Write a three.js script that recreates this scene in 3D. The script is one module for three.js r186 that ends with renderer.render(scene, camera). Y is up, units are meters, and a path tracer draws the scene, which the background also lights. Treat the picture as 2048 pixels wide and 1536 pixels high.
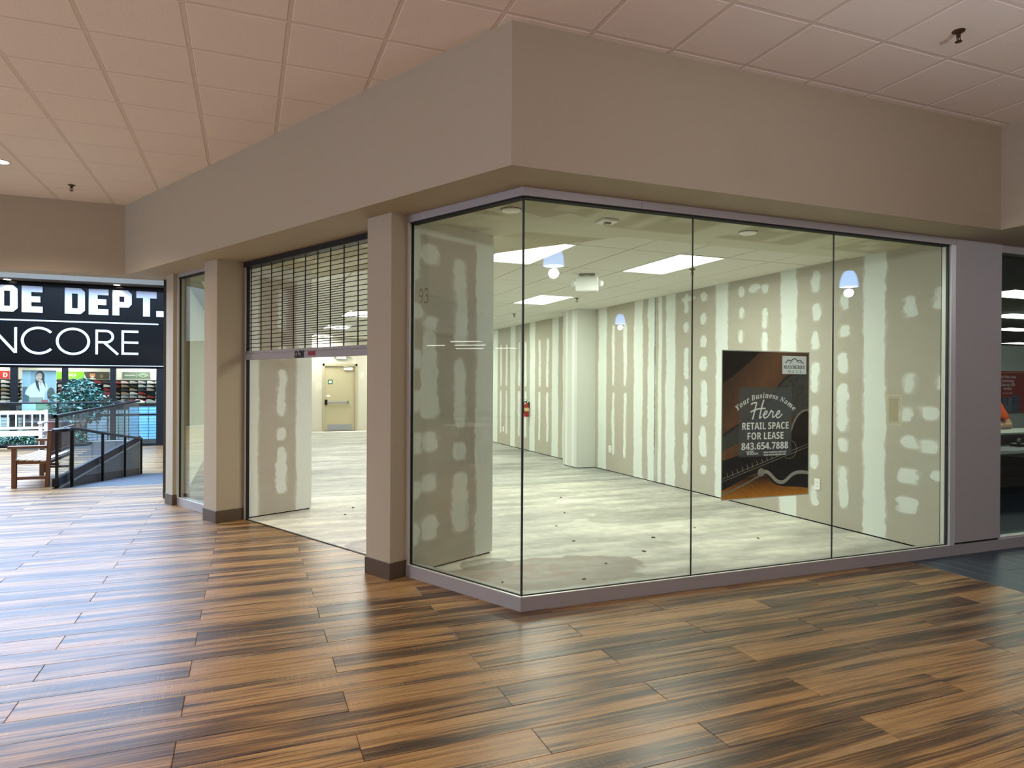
import * as THREE from 'three';
import { mergeGeometries } from 'three/addons/utils/BufferGeometryUtils.js';
import { RoundedBoxGeometry } from 'three/addons/geometries/RoundedBoxGeometry.js';
import { MarchingCubes } from 'three/addons/objects/MarchingCubes.js';
import { RectAreaLightUniformsLib } from 'three/addons/lights/RectAreaLightUniformsLib.js';

// ------------------------------------------------------------------ camera, sky, large lights, exposure
const R = THREE.MathUtils.degToRad;
const scene = new THREE.Scene();
scene.background = new THREE.Color(0x9fb4cc);
const camera = new THREE.PerspectiveCamera(59.45, 2048 / 1536, 0.05, 120);
camera.position.set(0, 1.6, 0);
camera.rotation.order = 'YXZ';
camera.rotation.set(R(-0.1645), R(-21.528), R(0.313));
scene.add(camera);
const renderer = new THREE.WebGLRenderer({ antialias: true });
renderer.toneMapping = THREE.LinearToneMapping;
renderer.toneMappingExposure = 1.0;
renderer.shadowMap.enabled = true;
RectAreaLightUniformsLib.init();

const DAYLIGHT = { colour: 0xb2d4ff, atrium: 27, entrance: 5.5 };       // unseen skylights over the atrium, unseen entrance glazing down the mall
const TUBES = { colour: 0xfbfff9, shop: 25.5, neighbour: 9, shoes: 20 };  // fluorescent panels
const WARM = { colour: 0xfff1e0, downlight: 27, pendant: 6.0, strip: 12 };
const lightQueue = [];                                                  // each lamp's own light is set in its builder
function areaLight(x, y, z, w, h, intensity, colour, dir = 'down') {
  const l = new THREE.RectAreaLight(colour, intensity, w, h);
  l.position.set(x, y, z);
  if (dir === 'down') l.rotation.x = -Math.PI / 2;
  if (dir === '+x') l.rotation.y = -Math.PI / 2;
  l.castShadow = true; scene.add(l); lightQueue.push(l);
  return l;
}

// ------------------------------------------------------------------ helpers
let seed = 7;
const rnd = () => { seed = (seed * 1664525 + 1013904223) >>> 0; return seed / 4294967296; };
const rr = (a, b) => a + (b - a) * rnd();
const pick = a => a[Math.floor(rnd() * a.length)];
const taken = {};
const numbered = n => { taken[n] = (taken[n] ?? -1) + 1; return taken[n] ? `${n}_${String(taken[n]).padStart(3, '0')}` : n; };
const bx = (x0, x1, y0, y1, z0, z1) => new THREE.BoxGeometry(x1 - x0, y1 - y0, z1 - z0).translate((x0 + x1) / 2, (y0 + y1) / 2, (z0 + z1) / 2);
const rb = (x0, x1, y0, y1, z0, z1, r = 0.004, s = 1) => new RoundedBoxGeometry(x1 - x0, y1 - y0, z1 - z0, s, r).translate((x0 + x1) / 2, (y0 + y1) / 2, (z0 + z1) / 2);
const cyl = (r0, r1, h, x, y, z, n = 20) => new THREE.CylinderGeometry(r0, r1, h, n).translate(x, y, z);
const lathe = (pts, n = 28) => new THREE.LatheGeometry(pts.map(p => new THREE.Vector2(p[0], p[1])), n);
const tube = (pts, r, n = 8, seg) => new THREE.TubeGeometry(new THREE.CatmullRomCurve3(pts.map(p => new THREE.Vector3(...p)), false, 'centripetal'), seg ?? pts.length * 6, r, n);
function bar(a, b, w, h) {                                              // a straight bar of rectangular section
  const A = new THREE.Vector3(...a), B = new THREE.Vector3(...b), d = B.clone().sub(A), g = new THREE.BoxGeometry(w, h, d.length());
  const m = new THREE.Matrix4().lookAt(A, B, Math.abs(d.y) > 0.999 * d.length() ? new THREE.Vector3(1, 0, 0) : new THREE.Vector3(0, 1, 0));
  m.setPosition(A.add(B).multiplyScalar(0.5));
  return g.applyMatrix4(m);
}
function metres(g, s = 1) {                                             // uv in metres, by the way each face points
  const p = g.attributes.position, n = g.attributes.normal, uv = new Float32Array(p.count * 2);
  for (let i = 0; i < p.count; i++) {
    const ax = Math.abs(n.getX(i)), ay = Math.abs(n.getY(i)), az = Math.abs(n.getZ(i));
    const [u, v] = ay > ax && ay > az ? [p.getX(i), p.getZ(i)] : ax > az ? [p.getZ(i), p.getY(i)] : [p.getX(i), p.getY(i)];
    uv[2 * i] = u * s; uv[2 * i + 1] = v * s;
  }
  g.setAttribute('uv', new THREE.BufferAttribute(uv, 2));
  return g;
}
const flat = a => { a = a.map(g => (g.index ? g.toNonIndexed() : g)); a.forEach(g => Object.keys(g.attributes).forEach(k => { if (!['position', 'normal', 'uv'].includes(k)) g.deleteAttribute(k); })); return a.length > 1 ? mergeGeometries(a) : a[0]; };
function obj(name, geo, mat, parent = scene) {
  const m = new THREE.Mesh(Array.isArray(geo) ? flat(geo) : geo, mat);
  m.name = parent === scene ? numbered(name) : name; m.castShadow = m.receiveShadow = true; parent.add(m);
  return m;
}
function thing(name, label, category, pos = [0, 0, 0], turn = 0, group) {
  const g = new THREE.Group(); g.name = numbered(name); g.position.set(...pos); g.rotation.y = turn; scene.add(g);
  g.userData = { label, category }; if (group) g.userData.group = group;
  return g;
}
function tag(o, label, category, group) { o.userData.label = label; o.userData.category = category; if (group) o.userData.group = group; return o; }
function struct(name, label, category, geo, mat) {
  const o = geo ? obj(name, geo, mat) : new THREE.Group();
  if (!geo) { o.name = numbered(name); scene.add(o); }
  o.userData = { label, category, kind: 'structure' };
  return o;
}
function copy(o, pos, turn, label, group) {
  const c = o.clone(); c.name = numbered(o.name.replace(/_\d{3}$/, '')); c.userData = { ...o.userData }; scene.add(c);
  if (pos) c.position.set(...pos); if (turn !== undefined) c.rotation.y = turn;
  if (label) c.userData.label = label; if (group) c.userData.group = group;
  return c;
}
// the frame of the angled shop front: x runs along it away from the corner, z into the shop
const CORNER = [1.779, -4.325], BT = R(116.333);
const dB = [Math.cos(BT), -Math.sin(BT)], wB = [Math.sin(BT), Math.cos(BT)];
const P = (s, w) => [CORNER[0] + dB[0] * s + wB[0] * w, CORNER[1] + dB[1] * s + wB[1] * w];
const onB = o => { o.position.set(CORNER[0], 0, CORNER[1]); o.rotation.y = BT; return o; };
const slab = (pts, y0, y1) => {                                         // an upright prism over a plan polygon of [x, z]
  const s = new THREE.Shape(pts.map(p => new THREE.Vector2(p[0], -p[1])));
  return new THREE.ExtrudeGeometry(s, { depth: y1 - y0, bevelEnabled: false }).rotateX(-Math.PI / 2).translate(0, y0, 0);
};

// ------------------------------------------------------------------ noise and textures
const hash = (x, y) => { let h = (x * 374761393 + y * 668265263) | 0; h = Math.imul(h ^ (h >>> 13), 1274126177); return ((h ^ (h >>> 16)) >>> 0) / 4294967296; };
function vn(x, y) { const i = Math.floor(x), j = Math.floor(y); let f = x - i, g = y - j; f = f * f * (3 - 2 * f); g = g * g * (3 - 2 * g); const a = hash(i, j), b = hash(i + 1, j), c = hash(i, j + 1), d = hash(i + 1, j + 1); return a + (b - a) * f + (c - a) * g + (a - b - c + d) * f * g; }
const fbm = (x, y, o = 4) => { let s = 0, a = 0.5, t = 0; for (let k = 0; k < o; k++) { s += a * vn(x, y); t += a; a *= 0.5; x = x * 2.03 + 17.1; y = y * 2.03 + 5.7; } return s / t; };
const mix = (a, b, t) => a + (b - a) * t, clamp = t => (t < 0 ? 0 : t > 1 ? 1 : t), step = (a, b, t) => { t = clamp((t - a) / (b - a)); return t * t * (3 - 2 * t); };
function paint(w, h, f, srgb = true) {                                  // f(u, v) gives [r, g, b] of 0..255
  const d = new Uint8Array(w * h * 4);
  for (let j = 0; j < h; j++) for (let i = 0; i < w; i++) { const c = f((i + 0.5) / w, (j + 0.5) / h), k = 4 * (j * w + i); d[k] = c[0]; d[k + 1] = c[1]; d[k + 2] = c[2]; d[k + 3] = 255; }
  const t = new THREE.DataTexture(d, w, h); t.wrapS = t.wrapT = THREE.RepeatWrapping; t.magFilter = THREE.LinearFilter; t.minFilter = THREE.LinearMipmapLinearFilter; t.generateMipmaps = true;
  if (srgb) t.colorSpace = THREE.SRGBColorSpace; t.needsUpdate = true;
  return t;
}
function canvas(w, h, draw) {
  const c = document.createElement('canvas'); c.width = w; c.height = h; draw(c.getContext('2d'), w, h);
  const t = new THREE.CanvasTexture(c); t.colorSpace = THREE.SRGBColorSpace; t.anisotropy = 8;
  return t;
}
const std = (color, roughness = 0.6, o = {}) => new THREE.MeshStandardMaterial({ color, roughness, ...o });
const phys = (color, roughness, o = {}) => new THREE.MeshPhysicalMaterial({ color, roughness, ...o });
const peel = paint(256, 256, (u, v) => { const n = 255 * fbm(u * 40, v * 40, 3); return [n, n, n]; }, false); peel.repeat.set(2.5, 2.5);
const fine = paint(256, 256, (u, v) => { const n = 255 * (0.6 * vn(u * 128, v * 128) + 0.4 * vn(u * 48, v * 48)); return [n, n, n]; }, false);

// wood planks: six boards one above the other in the map
const BOARDS = 6;
const woodMap = paint(2048, 1860, (u, v) => {
  const k = Math.min(BOARDS - 1, Math.floor(v * BOARDS)), q = v * BOARDS - k, x = u * 1.515, y = q * 0.2305, o = k * 31.7;
  const bend = 0.034 * (fbm(x * 1.3 + o, y * 6 + o, 3) - 0.5) + 0.06 * (fbm(x * 0.5 + o, 3.1 + o, 2) - 0.5);
  const yy = y + bend;
  const wide = fbm(x * 0.8 + o * 1.3, yy * 13 + o, 2), streak = fbm(x * 1.6 + o * 2.1, yy * 48 + o, 3), thin = fbm(x * 2.2 + o * 0.7, yy * 130 + o, 2), grain = fbm(x * 9 + o, yy * 330, 2), pore = vn(x * 40 + o, yy * 700);
  const cloud = fbm(x * 3.2 + o * 1.9, y * 12 + o, 3);
  let t = step(0.335, 0.69, 0.40 * wide + 0.34 * streak + 0.16 * thin + 0.10 * cloud + [0.00, 0.045, -0.045, 0.03, -0.015, 0.01][k]);
  t = clamp(t * 0.86 + 0.60 * (grain - 0.5) + 0.36 * (thin - 0.5) + 0.10 * (pore - 0.5) + 0.05);
  const grey = step(0.5, 0.8, fbm(x * 0.9 + 50 + o, yy * 9 + o, 2)) * 0.5 + 0.05;
  let c = t < 0.42 ? [mix(183, 138, t / 0.42), mix(144, 103, t / 0.42), mix(93, 65, t / 0.42)] : [mix(138, 60, (t - 0.42) / 0.58), mix(103, 43, (t - 0.42) / 0.58), mix(65, 31, (t - 0.42) / 0.58)];
  const m = (c[0] + c[1] + c[2]) / 3; c = c.map((a, i) => mix(a, m * [1.05, 0.99, 0.87][i], 0.55 * grey));
  const kx = [0.43, 1.17, 0.71, 0.29, 1.33, 5][k], ky = [0.15, 0.07, 0.17, 0.19, 0.05, 5][k], r = Math.hypot((x - kx) * 0.5, y - ky) * (0.8 + 0.5 * vn(x * 60, y * 60));   // a faint knot
  const knot = [0.5, 0.25, 0.7, 0.3, 0.4, 0][k] * (step(0.010, 0.003, r) * 0.7 + 0.3 * step(0.04, 0.008, r) * (0.5 + 0.5 * Math.sin(r * 700)));
  c = c.map(a => a * (1 - 0.6 * knot));
  const saw = step(0.58, 0.75, fbm(x * 3 + o + 9, y * 8 + o, 2)) * step(0.62, 0.8, vn(x * 260, y * 14 + o)) * 0.2;                       // saw marks
  return c.map((a, i) => Math.min(255, a + saw * [92, 80, 60][i]));
});
const woodBump = paint(1024, 930, (u, v) => {
  const k = Math.min(BOARDS - 1, Math.floor(v * BOARDS)), q = v * BOARDS - k, x = u * 1.515, y = q * 0.2305, o = k * 31.7;
  const n = 150 + 70 * (fbm(x * 6 + o, y * 200, 2) - 0.5) + 110 * (vn(x * 3 + o, y * 60 + o) - 0.5) - 60 * step(0.58, 0.75, fbm(x * 3 + o + 9, y * 8 + o, 2)) * step(0.62, 0.8, vn(x * 260, y * 14 + o));
  return [n, n, n];
}, false);
const slateMap = paint(1024, 512, (u, v) => { const a = fbm(u * 5, v * 60, 4), b = fbm(u * 30 + 4, v * 300, 2), n = 0.55 * a + 0.45 * b; return [mix(46, 92, n), mix(55, 104, n), mix(62, 112, n)]; });
const concreteMap = paint(1024, 2048, (u, v) => {
  const x = -0.8 + u * 7, z = -22.2 + v * 18;                            // plan metres
  const big = fbm(x * 0.7 + 3, z * 0.5, 4), sw = fbm(x * 0.9 + 2.5 * fbm(x * 0.6, z * 0.6, 2), z * 4.2 + 3, 3), sp = fbm(x * 14, z * 14, 3);
  const far = step(-9.55, -9.62, z + 0.012 * x);                         // the older pour beyond the joint
  let c = [mix(198, 170, far), mix(195, 172, far), mix(174, 158, far)];
  let t = 0.50 * (big - 0.5) + 0.55 * (sw - 0.5) + 0.20 * (sp - 0.5);
  t += 0.34 * (fbm(x * 2.2 + 3 * big, z * 9 + 2 * sw, 3) - 0.5); c = c.map((a, i) => a * (1 + 0.8 * t) + [0, 1, 4][i] * (1 - far));
  const stain = (cx, cz, rx, rz, tint, k) => { const r = Math.hypot((x - cx) / rx, (z - cz) / rz) + 0.5 * (fbm(x * 5, z * 5, 3) - 0.5), m = step(1.03, 0.92, r) * k * (0.55 + 0.45 * step(0.45, 1.0, r)); c = c.map((a, i) => mix(a, tint[i], m)); };
  stain(2.35, -5.15, 0.95, 0.46, [138, 124, 108], 0.75); stain(2.2, -5.2, 0.5, 0.24, [168, 132, 116], 0.7 * step(0.4, 0.65, fbm(x * 9, z * 16, 3)) + 0.1);
  stain(1.95, -5.55, 0.25, 0.18, [128, 122, 104], 0.6); stain(1.32, -6.55, 0.42, 0.33, [152, 140, 138], 0.85); stain(4.6, -6.9, 0.9, 0.4, [150, 150, 132], 0.4); stain(3.1, -7.2, 0.8, 0.35, [160, 160, 146], 0.45);
  const jt = step(0.016, 0.004, Math.abs(z + 9.58 + 0.012 * x)); c = c.map(a => a * (1 - 0.4 * jt));
  const fleck = vn(x * 60, z * 60) > 0.985 ? 0.75 : 1;
  return c.map(a => Math.max(0, Math.min(255, a * fleck)));
});

// ------------------------------------------------------------------ materials
const M = {
  paint: std(0xaa9c84, 0.62, { bumpMap: peel, bumpScale: 0.0006 }),
  column: std(0xa39d97, 0.6, { bumpMap: peel, bumpScale: 0.0006 }),
  base: std(0x51402f, 0.45), gap: std(0x0b0b0b, 0.8), silicone: std(0x23282a, 0.4),
  alu: std(0x9f9894, 0.42, { metalness: 0.1 }), aluLight: std(0xd8d6d0, 0.35, { metalness: 0.35 }), dark: std(0x2a2826, 0.45, { metalness: 0.5 }), steel: std(0x9d9fa2, 0.34, { metalness: 0.75 }),
  tile: std(0xece1d6, 0.95, { bumpMap: fine, bumpScale: 0.0012 }), bar: std(0xddd1c5, 0.8),
  tileIn: std(0xdfddd2, 0.95, { bumpMap: fine, bumpScale: 0.0012 }), barIn: std(0x8e8d80, 0.7),
  white: std(0xe8e6e0, 0.45), plastic: std(0xeeeee6, 0.35), black: phys(0x0b0b0c, 0.5, { specularIntensity: 0.4 }), gloss: phys(0x050506, 0.2, { specularIntensity: 0.35 }),
  wood: phys(0xe9e2d6, 0.36, { map: woodMap, bumpMap: woodBump, bumpScale: 0.0012, clearcoat: 0.08, clearcoatRoughness: 0.2, specularIntensity: 0.72 }),
  slate: phys(0xe0e4ea, 0.45, { map: slateMap, clearcoat: 0.1, clearcoatRoughness: 0.28, specularIntensity: 0.6 }),
  under: std(0x1d1712, 0.9), concrete: phys(0xeceaf0, 0.55, { map: concreteMap, clearcoat: 0.12, clearcoatRoughness: 0.35 }),
  glass: phys(0xf8fcf8, 0.0, { transmission: 1, thickness: 0, ior: 1.5 }), clear: phys(0xf4faf8, 0.0, { transmission: 1, thickness: 0, ior: 1.5 }),
  lamp: std(0xffffff, 0.5, { emissive: 0xfbffee, emissiveIntensity: 4 }), day: std(0xffffff, 0.5, { emissive: DAYLIGHT.colour, emissiveIntensity: 4 }), spot: std(0xffffff, 0.5, { emissive: 0xfff2e0, emissiveIntensity: 12 }),
  brass: std(0x5a4636, 0.4, { metalness: 0.8 }), red: std(0xa3221f, 0.35), green: std(0x2f6a44, 0.5),
  offwhite: std(0xd3d4ca, 0.85), door: std(0xb3a988, 0.5), frame: std(0xada486, 0.5),
};

// ------------------------------------------------------------------ mall floor: boards 1.515 x 0.2305 m in half bond
const PW = 0.2305, PL = 1.515, Z0 = -3.083;
function boardGeo(x0, x1, z0, z1, variant, flipU, flipV, u0 = 0, u1 = 1, top = 0) {
  const c = 0.0022, d = 0.0024, e = 0.001; x0 += e; x1 -= e; z0 += e; z1 -= e;
  const q = [[x0, z1, -d], [x1, z1, -d], [x1, z0, -d], [x0, z0, -d], [x0 + c, z1 - c, 0], [x1 - c, z1 - c, 0], [x1 - c, z0 + c, 0], [x0 + c, z0 + c, 0]];
  const pos = [], uv = [], g = new THREE.BufferGeometry(), idx = [];
  const put = a => a.forEach(i => { const [x, z, y] = q[i]; pos.push(x, top + y, z); let u = mix(u0, u1, (x - x0) / (x1 - x0)), v = (z1 - z) / (z1 - z0); if (flipU) u = 1 - u; if (flipV) v = 1 - v; uv.push(u, variant < 0 ? v : (variant + 0.01 + 0.98 * v) / BOARDS); });
  for (const f of [[4, 5, 6, 7], [0, 1, 5, 4], [1, 2, 6, 5], [2, 3, 7, 6], [3, 0, 4, 7]]) { const b = pos.length / 3; put(f); idx.push(b, b + 1, b + 2, b, b + 2, b + 3); }
  g.setAttribute('position', new THREE.Float32BufferAttribute(pos, 3)); g.setAttribute('uv', new THREE.Float32BufferAttribute(uv, 2)); g.setIndex(idx); g.computeVertexNormals();
  return g;
}
{
  const fl = struct('floor', 'brown wood plank floor of the mall concourse', 'floor', slab([[-22, 14], [5.58, 14], [5.58, -4.4], [1.9, -4.4], P(1.3, 0.1), P(1.3, 0.2), P(6.6, 0.2), [-0.9, -11.5], [-2.65, -11.5], [-2.65, -20.3], [-22, -20.3]], -0.12, -0.003), M.under);
  const inView = (x, z) => { const d = 0.367 * x - 0.9302 * z, l = 0.9302 * x + 0.367 * z; return d > 1.2 && Math.abs(l / d) < 0.86; };
  const outside = (x, z) => (x - CORNER[0]) * wB[0] + (z - CORNER[1]) * wB[1] < 0.28 || z > -4.4;   // not inside the shop
  const list = [];
  for (let k = -76; k < 75; k++) {
    const z1 = Z0 - k * PW, z0 = z1 - PW, zc = (z0 + z1) / 2;
    if (z0 < -20.3) continue;
    const off = ((k % 2) + 2) % 2 ? 0.468 : 1.231, xl = -22, xr = z1 > -11.5 ? 5.58 : -2.65;
    for (let n = Math.floor((xl - off) / PL); off + n * PL < xr; n++) {
      let a = off + n * PL, b = a + PL, u0 = 0, u1 = 1;
      if (a < xl) { u0 = (xl - a) / PL; a = xl; } if (b > xr) { u1 = 1 - (b - xr) / PL; b = xr; }
      if (b - a < 0.03) continue;
      if (zc < -4.0 && ![a, (a + b) / 2, b].some(x => outside(x, zc))) continue;
      list.push({ a, b, z0, z1, u0, u1, key: inView((a + b) / 2, zc) ? Math.hypot((a + b) / 2, zc) : 1000 + Math.hypot(a, zc), v: Math.floor(hash(n + 91, k + 57) * BOARDS), f: hash(n * 3 + 5, k) > 0.5, h: hash(n, k * 5 + 2) > 0.5 });
    }
  }
  list.sort((p, q) => p.key - q.key);
  const cache = {};
  list.slice(0, 300).forEach(p => {
    if (p.u0 === 0 && p.u1 === 1) {
      const key = `${p.v}${p.f}${p.h}`; cache[key] ??= boardGeo(0, PL, -PW, 0, p.v, p.f, p.h);
      obj('plank', cache[key], M.wood, fl).position.set(p.a, 0, p.z1);
    } else obj('plank', boardGeo(p.a, p.b, p.z0, p.z1, p.v, p.f, p.h, p.u0, p.u1), M.wood, fl);
  });
  obj('plank_field', mergeGeometries(list.slice(300).map(p => boardGeo(p.a, p.b, p.z0, p.z1, p.v, p.f, p.h, p.u0, p.u1))), M.wood, fl).userData.kind = 'stuff';

  const sl = struct('floor_slate', 'dark grey-blue plank floor strip beside the neighbouring shop', 'floor', bx(5.58, 16, -0.12, -0.003, -4.42, 14), M.under);
  const parts = [];
  for (let i = 0; i < 60; i++) { const x = 5.582 + i * 0.18; if (x > 15.8) break; for (let n = 0; n < 13; n++) { const z1 = -4.42 + 0.6 * (i % 2) + n * 1.5, z0 = z1 - 1.5; const g = boardGeo(0, Math.min(1.5, z1 + 4.42), 0, 0.18, -1, hash(i, n) > 0.5, hash(n, i) > 0.5); g.rotateY(Math.PI / 2).translate(x, 0, z1); if (n < 3 && i < 16) obj('plank', g, M.slate, sl); else parts.push(g); } }
  obj('plank_field', mergeGeometries(parts), M.slate, sl).userData.kind = 'stuff';
}

// ------------------------------------------------------------------ mall ceiling: 2 ft tiles in a T-bar grid
const CY = 3.864, TP = 0.612;
{
  const ce = struct('ceiling', 'beige suspended tile ceiling of the concourse', 'ceiling', [bx(-22, 6.4, CY + 0.03, CY + 0.25, -10.1, 14), bx(6.4, 16, CY, CY + 0.25, -4.0, 14)], M.tile);
  const tg = (() => { const h = TP / 2 - 0.013, c = 0.006; return new THREE.ExtrudeGeometry(new THREE.Shape([[-h + c, -h + c], [h - c, -h + c], [h - c, h - c], [-h + c, h - c]].map(p => new THREE.Vector2(...p))), { depth: 0.012, bevelEnabled: true, bevelThickness: 0.004, bevelSize: c, bevelSegments: 1 }).rotateX(-Math.PI / 2).translate(0, CY + 0.004, 0); })();
  metres(tg, 3);
  const list = [];
  for (let i = -37; i < 13; i++) for (let j = -16; j < 28; j++) {
    const x = 0.241 + (i + 0.5) * TP, z = -3.249 + (j + 0.5) * TP, r = TP / 2;
    if (x > 6.3 || z < -10.05 || z > 14) continue;
    const w = (x - CORNER[0]) * wB[0] + (z - CORNER[1]) * wB[1];
    if (w > 0.12 && z < -4.3) continue;
    const d = 0.367 * x - 0.9302 * z, l = 0.9302 * x + 0.367 * z, view = d > 0.8 && Math.abs(l / d) < 0.88;
    list.push([x, z, view ? d : 1000 + d]);
  }
  list.sort((a, b) => a[2] - b[2]);
  list.slice(0, 300).forEach(([x, z]) => obj('tile', tg, M.tile, ce).position.set(x, 0, z));
  obj('tile_field', mergeGeometries(list.slice(300).map(([x, z]) => tg.clone().translate(x, 0, z))), M.tile, ce).userData.kind = 'stuff';
  for (let i = -36; i < 11; i++) { const x = 0.241 + i * TP; if (x < 6.1) obj('grid_bar', bx(x - 0.0125, x + 0.0125, CY + 0.002, CY + 0.03, x > 1.5 ? -4.0 : -10.02, 13.9), M.bar, ce); }
  for (let j = -11; j < 28; j++) { const z = -3.249 + j * TP; if (z > -10 && z < 14) obj('grid_bar', bx(-21.9, z < -3.95 ? Math.min(6.2, 1.6 + (z + 3.9) * 0.49 + 0.15) : 6.2, CY + 0.0025, CY + 0.03, z - 0.0125, z + 0.0125), M.bar, ce); }
}

// ------------------------------------------------------------------ fascia with its soffit, pillars, skirting
const SY = 2.959;
{
  const inner = P(6.4, 0.19);
  struct('wall_fascia', 'tall greige fascia and soffit wrapping the corner shop', 'wall', metres(slab([[-22, -9.97], [-1.474, -9.97], [1.536, -3.923], [6.15, -3.923], [6.15, 14], [6.6, 14], [6.6, -3.923], [16, -3.923], [16, -4.47], [1.87, -4.47], inner, [inner[0], -10.3], [-22, -10.3]], SY, 4.12)), M.paint);
  const pillar = (name, label, s0, s1, w0, w1, sides) => {
    const p = onB(struct(name, label, 'pillar', metres(bx(s0, s1, 0, SY, w0, w1)), M.paint));
    const o = 0.009; obj('skirting', rb(s0 - o, s1 + o, 0, 0.135, w0 - o, w1, 0.003), M.base, p);
    return p;
  };
  pillar('wall_pillar', 'greige pillar with brown skirting between roll-up grille and corner window', 1.265, 1.585, -0.157, 0.02);
  pillar('wall_pillar', 'greige pillar with brown skirting at the latch side of the roll-up grille', 4.415, 4.737, -0.149, 0.19);
  pillar('wall_pillar', 'narrow greige end pillar beside the small side window', 5.885, 6.106, -0.05, 0.16);
  const c = struct('wall_column', 'smooth grey column between the empty shop and the phone shop', 'column', metres(bx(6.165, 6.797, 0.118, SY, -4.9, -4.322)), M.column);
  obj('shadow_gap', bx(6.17, 6.79, 0.1, 0.118, -4.88, -4.34), M.gap, c);
}

// ------------------------------------------------------------------ shop windows
{
  const GZ = -4.362, w1 = struct('window_1', 'wide frameless shop window of three glass panes on a grey sill', 'window');
  obj('sill', [metres(slab([[1.779, -4.325], [6.12, -4.325], [6.12, -4.43], [1.86, -4.43]], 0, 0.098))], M.alu, w1);
  obj('sill_ledge', slab([[1.779, -4.325], [6.12, -4.325], [6.12, -4.345], [1.792, -4.345]], 0.098, 0.1015), M.aluLight, w1);
  obj('header', slab([[1.779, -4.325], [2.74, -4.325], [2.74, -4.42], [1.85, -4.42]], 2.9, SY), M.alu, w1);
  obj('header', slab([[2.743, -4.325], [6.165, -4.325], [6.165, -4.42], [2.743, -4.42]], 2.9, SY), M.alu, w1);
  obj('gasket', bx(1.80, 6.08, 2.888, 2.9, -4.40, -4.335), M.gap, w1); obj('gasket', bx(1.80, 6.09, 0.0985, 0.104, -4.37, -4.352), M.gap, w1);
  for (const [a, b] of [[1.806, 3.224], [3.230, 4.678], [4.684, 6.085]]) obj('pane', bx(a, b, 0.1, 2.89, GZ - 0.005, GZ + 0.005), M.glass, w1);
  for (const x of [3.227, 4.681]) obj('silicone_joint', bx(x - 0.003, x + 0.003, 0.1, 2.89, GZ - 0.006, GZ + 0.006), M.silicone, w1);
  obj('jamb', bx(6.085, 6.1, 0.1, 2.9, -4.372, -4.35), M.silicone, w1); obj('jamb', bx(6.1, 6.165, 0.098, 2.92, -4.42, -4.328), M.aluLight, w1);

  const w2 = onB(struct('window_2', 'glass pane of the angled front meeting the corner', 'window'));
  obj('sill', slab([[0, 0], [1.265, 0], [1.265, 0.105], [0.064, 0.105]], 0, 0.098), M.alu, w2);
  obj('sill_ledge', slab([[0, 0], [1.255, 0], [1.255, 0.02], [0.012, 0.02]], 0.098, 0.1015), M.aluLight, w2);
  obj('header', slab([[0, 0], [1.265, 0], [1.265, 0.095], [0.06, 0.095]], 2.9, SY), M.alu, w2);
  obj('gasket', bx(0.02, 1.23, 2.888, 2.9, 0.01, 0.075), M.gap, w2); obj('gasket', bx(0.03, 1.23, 0.0985, 0.104, 0.027, 0.045), M.gap, w2);
  obj('pane', bx(0.030, 1.226, 0.1, 2.89, 0.031, 0.041), M.glass, w2);
  obj('jamb', bx(1.226, 1.233, 0.1, 2.9, 0.024, 0.046), M.gap, w2); obj('jamb', bx(1.233, 1.2645, 0.098, 2.91, 0.006, 0.06), M.aluLight, w2);
  obj('silicone_joint', bx(0.017, 0.0265, 0.1, 2.89, 0.027, 0.041), M.silicone, w2);

  const w3 = onB(struct('window_3', 'tall narrow shop window between two greige pillars', 'window'));
  obj('sill', bx(4.737, 5.885, 0, 0.098, 0, 0.1), M.alu, w3); obj('sill_ledge', bx(4.737, 5.885, 0.098, 0.1015, 0, 0.02), M.aluLight, w3);
  obj('header', bx(4.737, 5.885, 2.915, SY, 0, 0.095), M.alu, w3); obj('gasket', bx(4.737, 5.87, 2.903, 2.915, 0.01, 0.075), M.gap, w3);
  obj('pane', bx(4.737, 5.862, 0.1, 2.905, 0.031, 0.041), M.glass, w3);
  obj('jamb', bx(5.862, 5.872, 0.1, 2.915, 0.024, 0.046), M.gap, w3); obj('jamb', bx(5.872, 5.885, 0.098, 2.92, -0.002, 0.08), M.aluLight, w3);

  const w4 = struct('window_4', 'shop window of the phone shop past the grey column', 'window');
  obj('sill', bx(6.123, 15.9, 0, 0.098, -4.43, -4.325), M.alu, w4); obj('sill_ledge', bx(6.80, 15.9, 0.098, 0.12, -4.40, -4.335), M.aluLight, w4);
  obj('header', bx(6.797, 15.9, 2.886, SY, -4.42, -4.335), M.alu, w4);
  for (let k = 0; k < 6; k++) obj('pane', bx(6.80 + k * 1.5, 8.294 + k * 1.5, 0.12, 2.886, GZ - 0.005, GZ + 0.005), M.clear, w4);
}

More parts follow.
